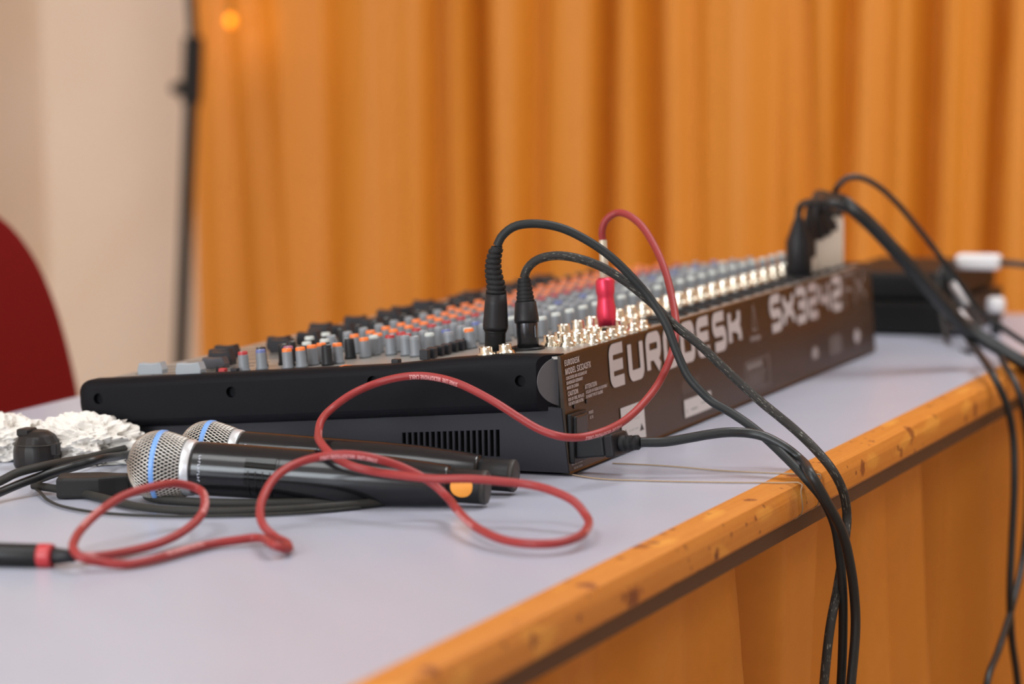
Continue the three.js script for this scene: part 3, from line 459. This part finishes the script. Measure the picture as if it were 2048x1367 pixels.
  for (const [y, z] of [[0.0532, -0.0205], [0.0538, -0.048]]) part('screw', sg.clone().translate(-0.0026, y, z), mat(0.01, 0.01, 0.01, 0.25, { metalness: 0.6 }), desk);
  const sw = part('power_switch', box(0.004, 0.0205, 0.034, -0.0005, 0.0385, -0.021, 0.001), black, desk);
  part('rocker', box(0.006, 0.0165, 0.026, 0.001, 0.0385, -0.021, 0.0015).rotateZ(0.0), mat(0.02, 0.02, 0.021, 0.3), sw);
  const inl = part('mains_inlet', box(0.005, 0.0235, 0.034, 0.0012, 0.0215, -0.0205, 0.0012), black, desk);
  part('socket', box(0.004, 0.0175, 0.026, 0.0022, 0.0215, -0.0205, 0.0015), pit, inl);
}
// ---------------------------------------------------------------- cables and plugs
const jacket = mat(0.014, 0.0155, 0.0165, 0.4, { specularIntensity: 0.8 }), jacketMatt = mat(0.030, 0.029, 0.026, 0.6), jacketGrey = mat(0.020, 0.022, 0.023, 0.5), hood = mat(0.017, 0.016, 0.018, 0.45), sleeveMetal = mat(0.05, 0.05, 0.055, 0.25, { metalness: 0.8 });
const along = (p, d, t) => [p[0] + d[0] * t, p[1] + d[1] * t, p[2] + d[2] * t];
const unit = (a, b) => { const v = V(b).sub(V(a)).normalize(); return [v.x, v.y, v.z]; };
// ringed strain relief as a lathe profile
const ribs = (n, y0, y1, r0, r1, deep) => { const P = []; for (let i = 0; i < n; i++) { const a = y0 + (y1 - y0) * i / n, b = y0 + (y1 - y0) * (i + 1) / n, w = b - a, r = r0 + (r1 - r0) * i / n; P.push([r, a], [r, a + w * 0.62], [r - deep, a + w * 0.68], [r - deep, b]); } return P; };
const floorTail = (pts, x, z, y) => [...pts, [x, -0.45, z], [x + 0.02, -T + 0.06, z + 0.02], [x + 0.10, -T + y, z + 0.10], [x + 0.35, -T + y, z + 0.12], [x + 0.6, -T + y, z - 0.1]];
{
  // long-booted microphone plug with its grey cable
  const base = [-0.0823, 0.0905, -0.051], R1 = ROUTES.xlr1, tip = R1[0], d = unit(base, tip), L = V(base).distanceTo(V(tip));
  const t = thing('microphone_cable', 'black cable whose microphone plug has a long ribbed boot, nearest the desk corner', 'cable', [0, T, 0]);
  part('plug_sleeve', stalk([[0, 0], [0.0085, 0], [0.0085, 0.0165], [0.0093, 0.0175], [0.0093, 0.0195], [0, 0.0195]], base, d), black, t);
  part('plug_body', stalk([[0.0, 0.019], [0.0100, 0.019], [0.0103, 0.022], [0.0092, 0.040], [0.0084, 0.0485], [0.0, 0.0485]], base, d), hood, t);
  // the boot bends a little towards the cable
  const boot = stalk([[0, 0.0485], ...ribs(9, 0.0485, L - 0.001, 0.0083, 0.0056, 0.0012), [0.0045, L], [0, L]], [0, 0, 0], [0, 1, 0]);
  const P = boot.attributes.position, q = new THREE.Quaternion().setFromUnitVectors(new THREE.Vector3(0, 1, 0), V(d));
  for (let i = 0; i < P.count; i++) { const y = P.getY(i), k = Math.max(0, (y - 0.055) / (L - 0.055)); const v = new THREE.Vector3(P.getX(i) - 0.003 * Math.sin(k * Math.PI), y, P.getZ(i)).applyQuaternion(q); P.setXYZ(i, v.x + base[0], v.y + base[1], v.z + base[2]); }
  boot.computeVertexNormals(); part('boot', boot, rubber, t);
  part('cord', tube(floorTail(R1, 0.24, -0.12, 0.004), 0.0036), jacketGrey, t);
}
{
  const base = [-0.058, 0.0925, -0.063], R2 = ROUTES.xlr2, tip = R2[0], d = unit(base, tip), L = V(base).distanceTo(V(tip));
  const t = thing('microphone_cable', 'scuffed black cable whose microphone plug has a short boot and bare shiny sleeve', 'cable', [0, T, 0]);
  part('plug_sleeve', stalk([[0, 0], [0.0088, 0], [0.0088, 0.021], [0.0084, 0.022], [0, 0.022]], base, d), sleeveMetal, t);
  part('latch', box(0.0016, 0.010, 0.003, 0.0086, 0.014, 0.003, 0.0005).applyQuaternion(new THREE.Quaternion().setFromUnitVectors(new THREE.Vector3(0, 1, 0), V(d))).translate(...base), sleeveMetal, t);
  part('plug_body', stalk([[0, 0.0215], [0.0098, 0.0215], [0.0101, 0.024], [0.0086, 0.0385], [0, 0.0385]], base, d), hood, t);
  part('boot', stalk([[0, 0.038], ...ribs(6, 0.038, L, 0.0076, 0.0052, 0.0007), [0.0045, L + 0.0004], [0, L + 0.0004]], base, d), rubber, t);
  const scuff = dataTex(512, 64, (u, v) => { const n = pn(u, v, 26, 5) + 0.8 * pn(u, v, 60, 9), k = n > 0.42 ? Math.min(1, (n - 0.42) * 4) : 0; return [0.185 + 0.38 * k, 0.18 + 0.37 * k, 0.17 + 0.34 * k]; }, true); scuff.repeat.set(9, 1);
  part('cord', tube(floorTail(R2, 0.235, 0.0, 0.011), 0.0037), new THREE.MeshPhysicalMaterial({ map: scuff, roughness: 0.6, specularIntensity: 0.5 }), t);
}
{
  // mains lead
  const Rp = ROUTES.power, tip = Rp[0], base = [0.004, 0.0215, -0.0205], d = unit(base, tip), L = V(base).distanceTo(V(tip));
  const t = thing('power_cable', 'black mains lead plugged low into the rear panel, running over the table edge', 'cable', [0, T, 0]);
  const q = new THREE.Quaternion().setFromUnitVectors(new THREE.Vector3(1, 0, 0), V(d));
  const put = (g) => g.applyQuaternion(q).translate(...base);
  part('plug_body', put(mergeGeometries([box(0.026, 0.0165, 0.025, 0.012, 0, 0, 0.002)])), mat(0.018, 0.019, 0.021, 0.4), t);
  part('grip', put(box(0.0085, 0.0185, 0.0265, 0.0295, 0, 0, 0.002)), hood, t);
  part('boot', stalk([[0, 0.033], [0.0058, 0.0335], ...ribs(3, 0.035, L, 0.0064, 0.0056, 0.0018), [0, L]], base, d), rubber, t);
  part('cord', tube(floorTail(Rp, 0.25, 0.08, 0.004), 0.0039), jacket, t);
}
{
  // red patch cable
  const Rr = ROUTES.red;
  const t = thing('red_cable', 'red microphone cable looping over the desk, the microphones and the table', 'cable', [0, T, 0]);
  const redTex = canvas(1024, 64, (c) => { c.fillStyle = '#923131'; c.fillRect(0, 0, 1024, 64); c.fillStyle = '#d8a4a4'; c.font = 'bold 17px sans-serif'; c.fillText('STAGE LINE  MICROPHONE CABLE', 12, 27, 620); });
  redTex.colorSpace = THREE.SRGBColorSpace; redTex.wrapS = redTex.wrapT = THREE.RepeatWrapping;
  const g = tube(Rr, 0.0031, { sides: 14, step: 0.003 }); redTex.repeat.set(g.userData.length / 0.16, 1);
  part('cord', g, new THREE.MeshPhysicalMaterial({ map: redTex, roughness: 0.45, specularIntensity: 0.7 }), t);
  const tip = Rr[0], base = [-0.037, 0.0945, -0.189], d = unit(base, tip), L = V(base).distanceTo(V(tip));
  const redMetal = mat(0.80, 0.05, 0.11, 0.3, { metalness: 0.6 });
  part('plug_nose', stalk([[0, 0], [0.0066, 0], [0.0066, 0.0065], [0.0032, 0.007], [0.0032, 0.008], [0, 0.008]], base, d), chrome, t);
  part('plug_barrel', stalk([[0, 0.004], [0.0078, 0.0045], [0.0084, 0.012], [0.0084, 0.018], [0.0072, 0.026], [0.0070, 0.030], [0.0080, 0.0335], [0.0080, 0.043], [0.0056, 0.0455], [0, 0.0455]], base, d, 10), redMetal, t);
  part('spring_sleeve', stalk([[0, 0.045], [0.0042, 0.045], [0.0036, 0.062], [0.0033, L + 0.001], [0, L + 0.001]], base, d), mat(0.60, 0.53, 0.42, 0.35, { metalness: 0.3 }), t);
  const Q = ROUTES.redplug, dq = unit(Q[0], Q[3]), Lq = V(Q[0]).distanceTo(V(Q[4]));
  part('boot', stalk([[0, -0.002], [0.0042, -0.001], [0.0046, 0.004], [0.0062, 0.016], [0, 0.016]], Q[0], dq), hood, t);
  part('colour_ring', stalk([[0, 0.0135], [0.0076, 0.0138], [0.0082, 0.016], [0.0082, 0.0225], [0.0079, 0.024], [0, 0.024]], Q[0], dq), mat(0.45, 0.03, 0.035, 0.4), t);
  part('plug_sleeve', stalk([[0, 0.0235], [0.0079, 0.0235], [0.0079, Lq - 0.01], [0.0072, Lq], [0, Lq]], Q[0], dq), mat(0.013, 0.012, 0.012, 0.32), t);
}
{
  // lead-coloured cables and the flat plug at the left
  const t = thing('black_cable', 'pair of thick black cables crossing in front of the round black plug', 'cable', [0, T, 0]);
  part('cord', tube(ROUTES.cabA, 0.0034), jacketMatt, t); part('cord', tube(ROUTES.cabB, 0.0034), jacket, t);
  const u = thing('thin_black_wire', 'thin black wire curling flat on the table in front of the microphones', 'wire', [0, T, 0]);
  part('cord', tube(ROUTES.thinC, 0.0012, { sides: 8 }), jacketMatt, u);
  const w = thing('black_cable', 'black cable lying flat under the nearer microphone', 'cable', [0, T, 0]);
  part('cord', tube(ROUTES.thickD, 0.0032), jacketMatt, w);
  // flat connector with its own cord
  const c0 = [-0.339, 0.0085, 0.2035], c1 = [-0.2944, 0.0085, 0.1823], d = unit(c0, c1);
  const v = thing('flat_plug', 'flat black moulded mains connector lying left of the microphones', 'plug', [0, T, 0]);
  const s = new THREE.Shape(); s.moveTo(0, -0.011); s.lineTo(0.004, -0.0135); s.lineTo(0.030, -0.0135); s.lineTo(0.042, -0.008); s.lineTo(0.050, -0.0055); s.lineTo(0.050, 0.0055); s.lineTo(0.042, 0.008); s.lineTo(0.030, 0.0135); s.lineTo(0.004, 0.0135); s.lineTo(0, 0.011); s.closePath();
  const g = new THREE.ExtrudeGeometry(s, { depth: 0.011, bevelEnabled: true, bevelThickness: 0.0025, bevelSize: 0.002, bevelSegments: 3 }).rotateX(Math.PI / 2).translate(0, 0.0055, 0);
  const yaw = Math.atan2(-d[2], d[0]);
  part('plug_body', g.rotateY(yaw).translate(...c0), mat(0.02, 0.019, 0.019, 0.45), v);
  const c2 = along(c0, d, 0.049); c2[1] = 0.0088;
  part('boot', stalk([[0, 0], ...ribs(3, 0, 0.016, 0.0065, 0.005, 0.0012), [0, 0.016]], c2, d), rubber, v);
  const c3 = along(c2, d, 0.014);
  part('cord', tube([c3, along(c3, d, 0.012), [-0.262, 0.0045, 0.206], [-0.22, 0.0035, 0.214], [-0.17, 0.0035, 0.206], [-0.11, 0.0035, 0.180]], 0.0032), jacketMatt, v);
}
{
  // tan strings that run from under the desk over the table edge
  const tan = mat(0.36, 0.26, 0.17, 0.8);
  const over = (p, z) => [...p, [0.1872, -0.004, z], [0.1872, -0.022, z - 0.002], [0.180, -0.0275, z - 0.003]];
  const a = ROUTES.string1, b = ROUTES.string2;
  tag(part(numbered('tan_string'), tube(over(a, a[a.length - 1][2]), 0.0006, { sides: 6 }), tan, scene), 'tan string leaving the desk corner, the nearer of two', 'string').position.y = T;
  tag(part(numbered('tan_string'), tube(over(b, b[b.length - 1][2]), 0.0006, { sides: 6 }), tan, scene), 'tan string farther along the rear panel, the second of two', 'string').position.y = T;
}
// ---------------------------------------------------------------- wireless microphones
const steel = mat(0.60, 0.57, 0.53, 0.36, { metalness: 0.85 }), foam = mat(0.012, 0.012, 0.012, 0.9), ringBlue = mat(0.16, 0.34, 0.72, 0.4), collarMat = mat(0.72, 0.74, 0.77, 0.3, { metalness: 0.55 });
const shell = mat(0.009, 0.0085, 0.010, 0.21, { specularIntensity: 0.8 }), antenna = mat(0.011, 0.011, 0.012, 0.45);
const toX = (g) => g.rotateZ(-Math.PI / 2);
const headR = (s) => s < 0.025 ? 0.0255 * Math.pow(1 - Math.pow(1 - s / 0.025, 2.3), 1 / 2.1) : 0.0255 - 0.0048 * Math.pow((s - 0.025) / 0.020, 1.25);
function mic(head, tail, label, marker, size = 1) {
  // head = centre of the grille ring, tail = point on the axis near the other end
  const d = unit(head, tail), X = V(d), Y = new THREE.Vector3(0, 1, 0).addScaledVector(X, -X.y).normalize(), Zx = new THREE.Vector3().crossVectors(X, Y);
  const o = along(head, d, -0.025 * size);
  const t = thing('wireless_microphone', label, 'microphone', [o[0], T + o[1], o[2]], 'handheld microphones in front of the desk');
  t.quaternion.setFromRotationMatrix(new THREE.Matrix4().makeBasis(X, Y, Zx));
  t.scale.setScalar(size);
  const core = []; for (let i = 0; i <= 24; i++) { const s = 0.045 * i / 24; core.push([Math.max(0, headR(s) - 0.0009), s]); }
  const gr = part('grille', (() => {
    const out = [], N = 54;
    for (const sg of [-1, 1]) for (let k = 0; k < N; k++) {
      const P = []; for (let i = 0; i <= 22; i++) { const s = 0.0016 + 0.0425 * i / 22, a = k / N * 2 * Math.PI + sg * 0.95 * i / 22, r = headR(s) + sg * 0.00012; P.push(new THREE.Vector3(s, r * Math.cos(a), r * Math.sin(a))); }
      out.push(new THREE.TubeGeometry(new THREE.CatmullRomCurve3(P), 26, 0.00046, 4, false));
    }
    return merge(out);
  })(), steel, t);
  part('foam', toX(lathe(core, 32)), foam, gr);
  part('ring', toX(lathe([[0.0254, 0.0225], [0.0263, 0.0230], [0.0264, 0.0262], [0.0252, 0.0268]], 48)), ringBlue, gr).userData.label = 'pale blue grille ring';
  part('collar', toX(lathe([[0.0190, 0.0438], [0.0208, 0.0440], [0.0209, 0.0455], [0.0203, 0.0500], [0.0192, 0.0508], [0.0180, 0.0508]], 40)), collarMat, t);
  part('body', toX(lathe([[0.0175, 0.0505], [0.0190, 0.0510], [0.0197, 0.0535], [0.0196, 0.075], [0.0192, 0.118], [0.01895, 0.1184], [0.01895, 0.1192], [0.0191, 0.1196], [0.0189, 0.165], [0.0181, 0.195], [0.0160, 0.225], [0.0146, 0.240], [0.0138, 0.2425], [0.010, 0.243]], 44)), shell, t);
  // display window: a glossy shell patch on the side towards the camera
  const win = (s0, s1, a0, a1, r0) => { const pos = [], idx = [], n = 14; for (let j = 0; j <= 1; j++) for (let i = 0; i <= n; i++) { const a = a0 + (a1 - a0) * i / n; pos.push(j ? s1 : s0, r0 * Math.sin(a), r0 * Math.cos(a)); } for (let i = 0; i < n; i++) idx.push(i, i + n + 1, i + 1, i + 1, i + n + 1, i + n + 2); const g = new THREE.BufferGeometry(); g.setAttribute('position', new THREE.Float32BufferAttribute(pos, 3)); g.setAttribute('uv', new THREE.Float32BufferAttribute(Array.from({ length: pos.length / 3 }, (_, i) => [i > n ? 1 : 0, (i % (n + 1)) / n]).flat(), 2)); g.setIndex(idx); g.computeVertexNormals(); return g; };
  const sd = 1;
  const disp = part('display', win(0.0935, 0.1165, -0.35 * sd, 0.72 * sd, 0.0198), mat(0.006, 0.006, 0.006, 0.08), t);
  disp.material.side = THREE.DoubleSide;
  part('grip_rib', [0, 1, 2, 3].map((i) => new THREE.TorusGeometry(0.0196, 0.0006, 6, 24, 1.1).rotateY(Math.PI / 2).rotateX(Math.PI * 0.94).translate(0.0965 + i * 0.0055, 0, 0)), mat(0.05, 0.05, 0.05, 0.15, { metalness: 0.8 }), disp);
  const tx = canvas(32, 256, (c) => { c.fillStyle = '#000'; c.fillRect(0, 0, 32, 256); c.fillStyle = '#fff'; for (let i = 0; i < 9; i++) { c.fillRect(6, 18 + i * 25, 20, 5); c.fillRect(6 + (i % 3) * 7, 18 + i * 25, 5, 16); } });
  part('print', win(0.0575, 0.0605, -0.45, 0.75, 0.01985), mat(0.5, 0.52, 0.6, 0.5, { alphaMap: tx, transparent: true, side: THREE.DoubleSide }), t);
  part('antenna_cap', toX(lathe([[0, 0.2415], [0.0122, 0.2418], [0.0122, 0.2675], [0.0112, 0.2695], [0, 0.2695]], 32)), antenna, t);
  part('end_ring', toX(lathe([[0, 0.2655], [0.0124, 0.2660], [0.0124, 0.2690], [0.0112, 0.2705], [0, 0.2705]], 32)), mat(0.045, 0.042, 0.04, 0.5), t);
  if (marker) part('sticker', (() => { const g = new THREE.RingGeometry(0, 0.0082, 28, 8); const p = g.attributes.position; for (let i = 0; i < p.count; i++) { const a = p.getY(i) / 0.0126; p.setXYZ(i, p.getX(i) + 0.2535, 0.0126 * Math.sin(a + 0.12), 0.0126 * Math.cos(a + 0.12)); } g.computeVertexNormals(); return g; })(), mat(0.95, 0.36, 0.04, 0.5), t).userData.label = 'round orange sticker';
  return t;
}
mic([-0.2520, 0.0271, 0.1990], [-0.0260, 0.0158, 0.1590], 'handheld black microphone with a round orange sticker, nearer of the two', true, 1.03);
mic([-0.2480, 0.0264, 0.1290], [-0.033, 0.0160, 0.1000], 'handheld black microphone half hidden, between the nearer microphone and the desk', false);

// ---------------------------------------------------------------- tissue and round plug at the left
{
  const paper = mat(0.72, 0.68, 0.63, 0.85, { side: THREE.DoubleSide });
  const lump = (sx, sy, sz, seed) => {
    const g = mergeVertices(new THREE.IcosahedronGeometry(1, 24).deleteAttribute('uv').deleteAttribute('normal')); const p = g.attributes.position, v = new THREE.Vector3();
    for (let i = 0; i < p.count; i++) {
      v.fromBufferAttribute(p, i); let k = 1;
      for (const [f, a] of [[1.6, 0.30], [3.1, 0.20], [6.3, 0.12], [12, 0.06]]) k += a * (1 - 2.4 * Math.abs(perlin.noise(v.x * f + seed, v.y * f, v.z * f + seed * 2)));
      v.multiplyScalar(k); p.setXYZ(i, v.x * sx, Math.max(0, (v.y + 0.75) * sy), v.z * sz);
    }
    return toCreasedNormals(g, 0.35);
  };
  const a = thing('crumpled_tissue', 'crumpled white tissue behind the round black plug, against the desk', 'tissue', [-0.418, T + 0.0005, 0.030]);
  part('paper', lump(0.036, 0.0175, 0.026, 3.3), paper, a);
  part('loose_corner', lump(0.020, 0.0085, 0.014, 8.1).translate(0.035, 0, -0.004), paper, a);
  const b = thing('crumpled_tissue', 'grubby white tissue at the left edge, left of the round black plug', 'tissue', [-0.500, T + 0.0005, 0.030]);
  part('paper', lump(0.030, 0.017, 0.026, 5.7), paper, b);
  // round moulded plug standing on its face
  const f = thing('round_plug', 'round black moulded plug with a small ridge on top, beside the tissue', 'plug', [-0.4395, T, 0.071]);
  const body = lathe([[0, 0], [0.0185, 0], [0.0198, 0.003], [0.0198, 0.014], [0.0184, 0.0205], [0.0152, 0.0262], [0.0095, 0.0298], [0.0035, 0.0308], [0, 0.0308]], 20);
  const fm = mat(0.016, 0.014, 0.014, 0.38);
  part('shell', toCreasedNormals(body, 0.5), fm, f);
  part('ridge', box(0.011, 0.006, 0.016, -0.007, 0.0292, 0.004, 0.0015), fm, f);
  part('seam', new THREE.TorusGeometry(0.0197, 0.0005, 6, 40).rotateX(Math.PI / 2).translate(0, 0.0195, 0), mat(0.04, 0.035, 0.03, 0.4), f);
  part('side_tab', box(0.006, 0.010, 0.008, 0.0195, 0.016, 0.004, 0.001), fm, f);
}
// ---------------------------------------------------------------- far end: plug row, cable bundle, black cases
{
  const cream = mat(0.84, 0.77, 0.67, 0.4);
  const tail = ROUTES.farthick.slice(5);
  const drop = ([x, y, z]) => [[x, (y - T) * 0.5, z], [x + 0.01, -T + 0.08, z], [x + 0.05, -T + 0.004, z - 0.03], [x + 0.3, -T + 0.004, z - 0.2]];
  const plugs = [[-0.036, -0.742, 0.000, 0.060, 'all black plug at the near end of the far plug row'], [-0.034, -0.770, 0.018, 0.058, 'short pale plug second in the far plug row'], [-0.033, -0.796, 0.034, 0.068, 'pale plug third in the far plug row'], [-0.032, -0.818, 0.036, 0.054, 'pale plug fourth in the far plug row'], [-0.031, -0.838, 0.040, 0.052, 'tall pale plug fifth in the far plug row'], [-0.030, -0.860, 0.054, 0.060, 'tallest pale plug at the far end of the far plug row']];
  plugs.forEach(([x, z, h, top, label], i) => {
    const y = deckY(x);
    const t = thing('audio_cable', 'black cable with the ' + label, 'cable', [0, T, 0], 'cables of the far plug row');
    if (h > 0) part('plug_barrel', stalk([[0, 0], [0.0068, 0], [0.0068, h * 0.9], [0.006, h], [0, h]], [x, y, z], [0, 1, 0], 16), cream, t);
    part('boot', stalk([[0, h], [h ? 0.0075 : 0.0135, h], [h ? 0.0075 : 0.0130, h + (top - h) * 0.6], [0.0042, top], [0, top]], [x, y, z], [0, 1, 0], 16), hood, t);
    const ox = (i % 3 - 1) * 0.005, oy = (Math.floor(i / 3) - 0.5) * 0.007;
    const body = i === 5 ? ROUTES.farthin.slice(1) : i === 3 ? ROUTES.farthick2.slice(2) : (i < 2 ? ROUTES.farthick.slice(4) : tail).map((p) => [p[0] + ox, p[1] + oy, p[2] + ox]);
    const e = body[body.length - 1];
    if (e[1] < -0.1) body.push(...drop(e)); else body.push([0.17 + 0.006 * i, 0.012, e[2] - 0.02], [0.208 + 0.004 * i, -0.03, e[2] - 0.01 * i], ...drop([0.215 + 0.004 * i, -0.2, e[2] - 0.012 * i]));
    const s0 = [x, y + top - 0.003, z], s1 = [x - 0.001 + (i < 2 ? 0.002 : 0), y + top + 0.010, z];
    part('cord', tube(i === 5 ? [s0, ...body] : [s0, s1, ...body], i === 5 ? 0.0031 : 0.0037, { sides: 10, step: 0.008 }), jacket, t);
  });
  // two stacked black cases
  const caseMat = mat(0.008, 0.008, 0.008, 0.5), trimMat = mat(0.014, 0.014, 0.014, 0.35);
  [[0, 0.040, 'lower black equipment case, under another case at the far end of the table'], [0.040, 0.032, 'upper black equipment case, on top of another case at the far end of the table']].forEach(([y, h, label], i) => {
    const t = thing('equipment_case', label, 'case', [-0.022 - 0.004 * i, T + y, -1.165], 'stacked black cases');
    part('shell', box(0.15 - 0.012 * i, h - 0.002, 0.20, 0, h / 2, 0, 0.003), caseMat, t);
    part('front_plate', box(0.142 - 0.012 * i, h - 0.008, 0.003, 0, h / 2, 0.1005, 0.001), trimMat, t);
    for (const s of [-1, 1]) part('handle', box(0.004, h - 0.016, 0.009, s * 0.062, h / 2, 0.105, 0.0015), trimMat, t);
  });
  // white plugs on their leads
  const white = mat(0.78, 0.78, 0.80, 0.4);
  const w1 = thing('white_plug', 'white moulded plug on a black lead, lying on the upper black case', 'plug', [0.0635, T + 0.0725, -1.10]);
  part('shell', box(0.050, 0.017, 0.022, 0, 0.0085, 0, 0.005), white, w1);
  part('cord', tube([[0.022, 0.008, 0], [0.05, 0.006, 0], [0.10, -0.002, -0.02], [0.14, -0.03, -0.04], [0.16, -0.3, -0.05], [0.165, -0.70, -0.05], [0.2, -0.8185, -0.05], [0.3, -0.8185, -0.08]], 0.0038, { sides: 8, step: 0.01 }), jacket, w1);
  part('cord', tube([[-0.024, 0.006, 0], [-0.036, 0.002, 0.03], [-0.03, -0.03, 0.055], [-0.01, -0.0715, 0.10], [0.04, -0.0715, 0.20]], 0.003, { sides: 8, step: 0.006 }), jacket, w1);
  const w2 = thing('white_plug', 'small round white plug low between the hanging cables at the right', 'plug', [0.083, T, -1.10]);
  part('shell', lathe([[0, 0.025], [0.009, 0.025], [0.0105, 0.029], [0.0105, 0.038], [0.008, 0.042], [0, 0.042]], 20), white, w2);
  part('stem', lathe([[0, 0], [0.006, 0], [0.006, 0.023], [0, 0.023]], 12), jacket, w2);
  const sil = thing('adapter_lead', 'black lead with bright metal plugs beside the black cases', 'cable', [0, T, 0]);
  part('cord', tube([...ROUTES.farloop, ...drop(ROUTES.farloop[ROUTES.farloop.length - 1])], 0.0034, { sides: 10, step: 0.008 }), jacket, sil);
  const dullMetal = mat(0.32, 0.30, 0.30, 0.4, { metalness: 0.6 });
  const p0 = [0.052, 0.062, -1.03], p1 = [0.078, 0.03, -1.02];
  part('plug_barrel', stalk([[0, 0], [0.0055, 0], [0.0055, 0.028], [0.003, 0.030], [0, 0.03]], p0, unit(p0, p1), 14), dullMetal, sil);
  const p2 = [0.066, 0.034, -1.0], p3 = [0.085, 0.012, -0.99];
  part('plug_barrel', stalk([[0, 0], [0.0055, 0], [0.0055, 0.024], [0.003, 0.026], [0, 0.026]], p2, unit(p2, p3), 14), dullMetal, sil);
  part('cord', tube([p0, [0.04, 0.082, -1.035], [0.045, 0.079, -1.07], [0.03, 0.0765, -1.1]], 0.003, { sides: 8 }), jacket, sil);
  part('cord', tube([along(p0, unit(p0, p1), 0.029), [0.083, 0.02, -1.018], [0.082, 0.006, -1.0], [0.09, 0.0036, -0.95]], 0.003, { sides: 8 }), jacket, sil);
  part('cord', tube([along(p2, unit(p2, p3), 0.025), [0.092, 0.005, -0.985], [0.11, 0.0036, -0.95]], 0.003, { sides: 8 }), jacket, sil);
  part('cord', tube([p2, [0.05, 0.048, -1.005], [0.03, 0.045, -1.03]], 0.003, { sides: 8 }), jacket, sil);
}

scene.traverse((o) => { if (o.isMesh) { o.castShadow = true; o.receiveShadow = true; } });
renderer.render(scene, camera);
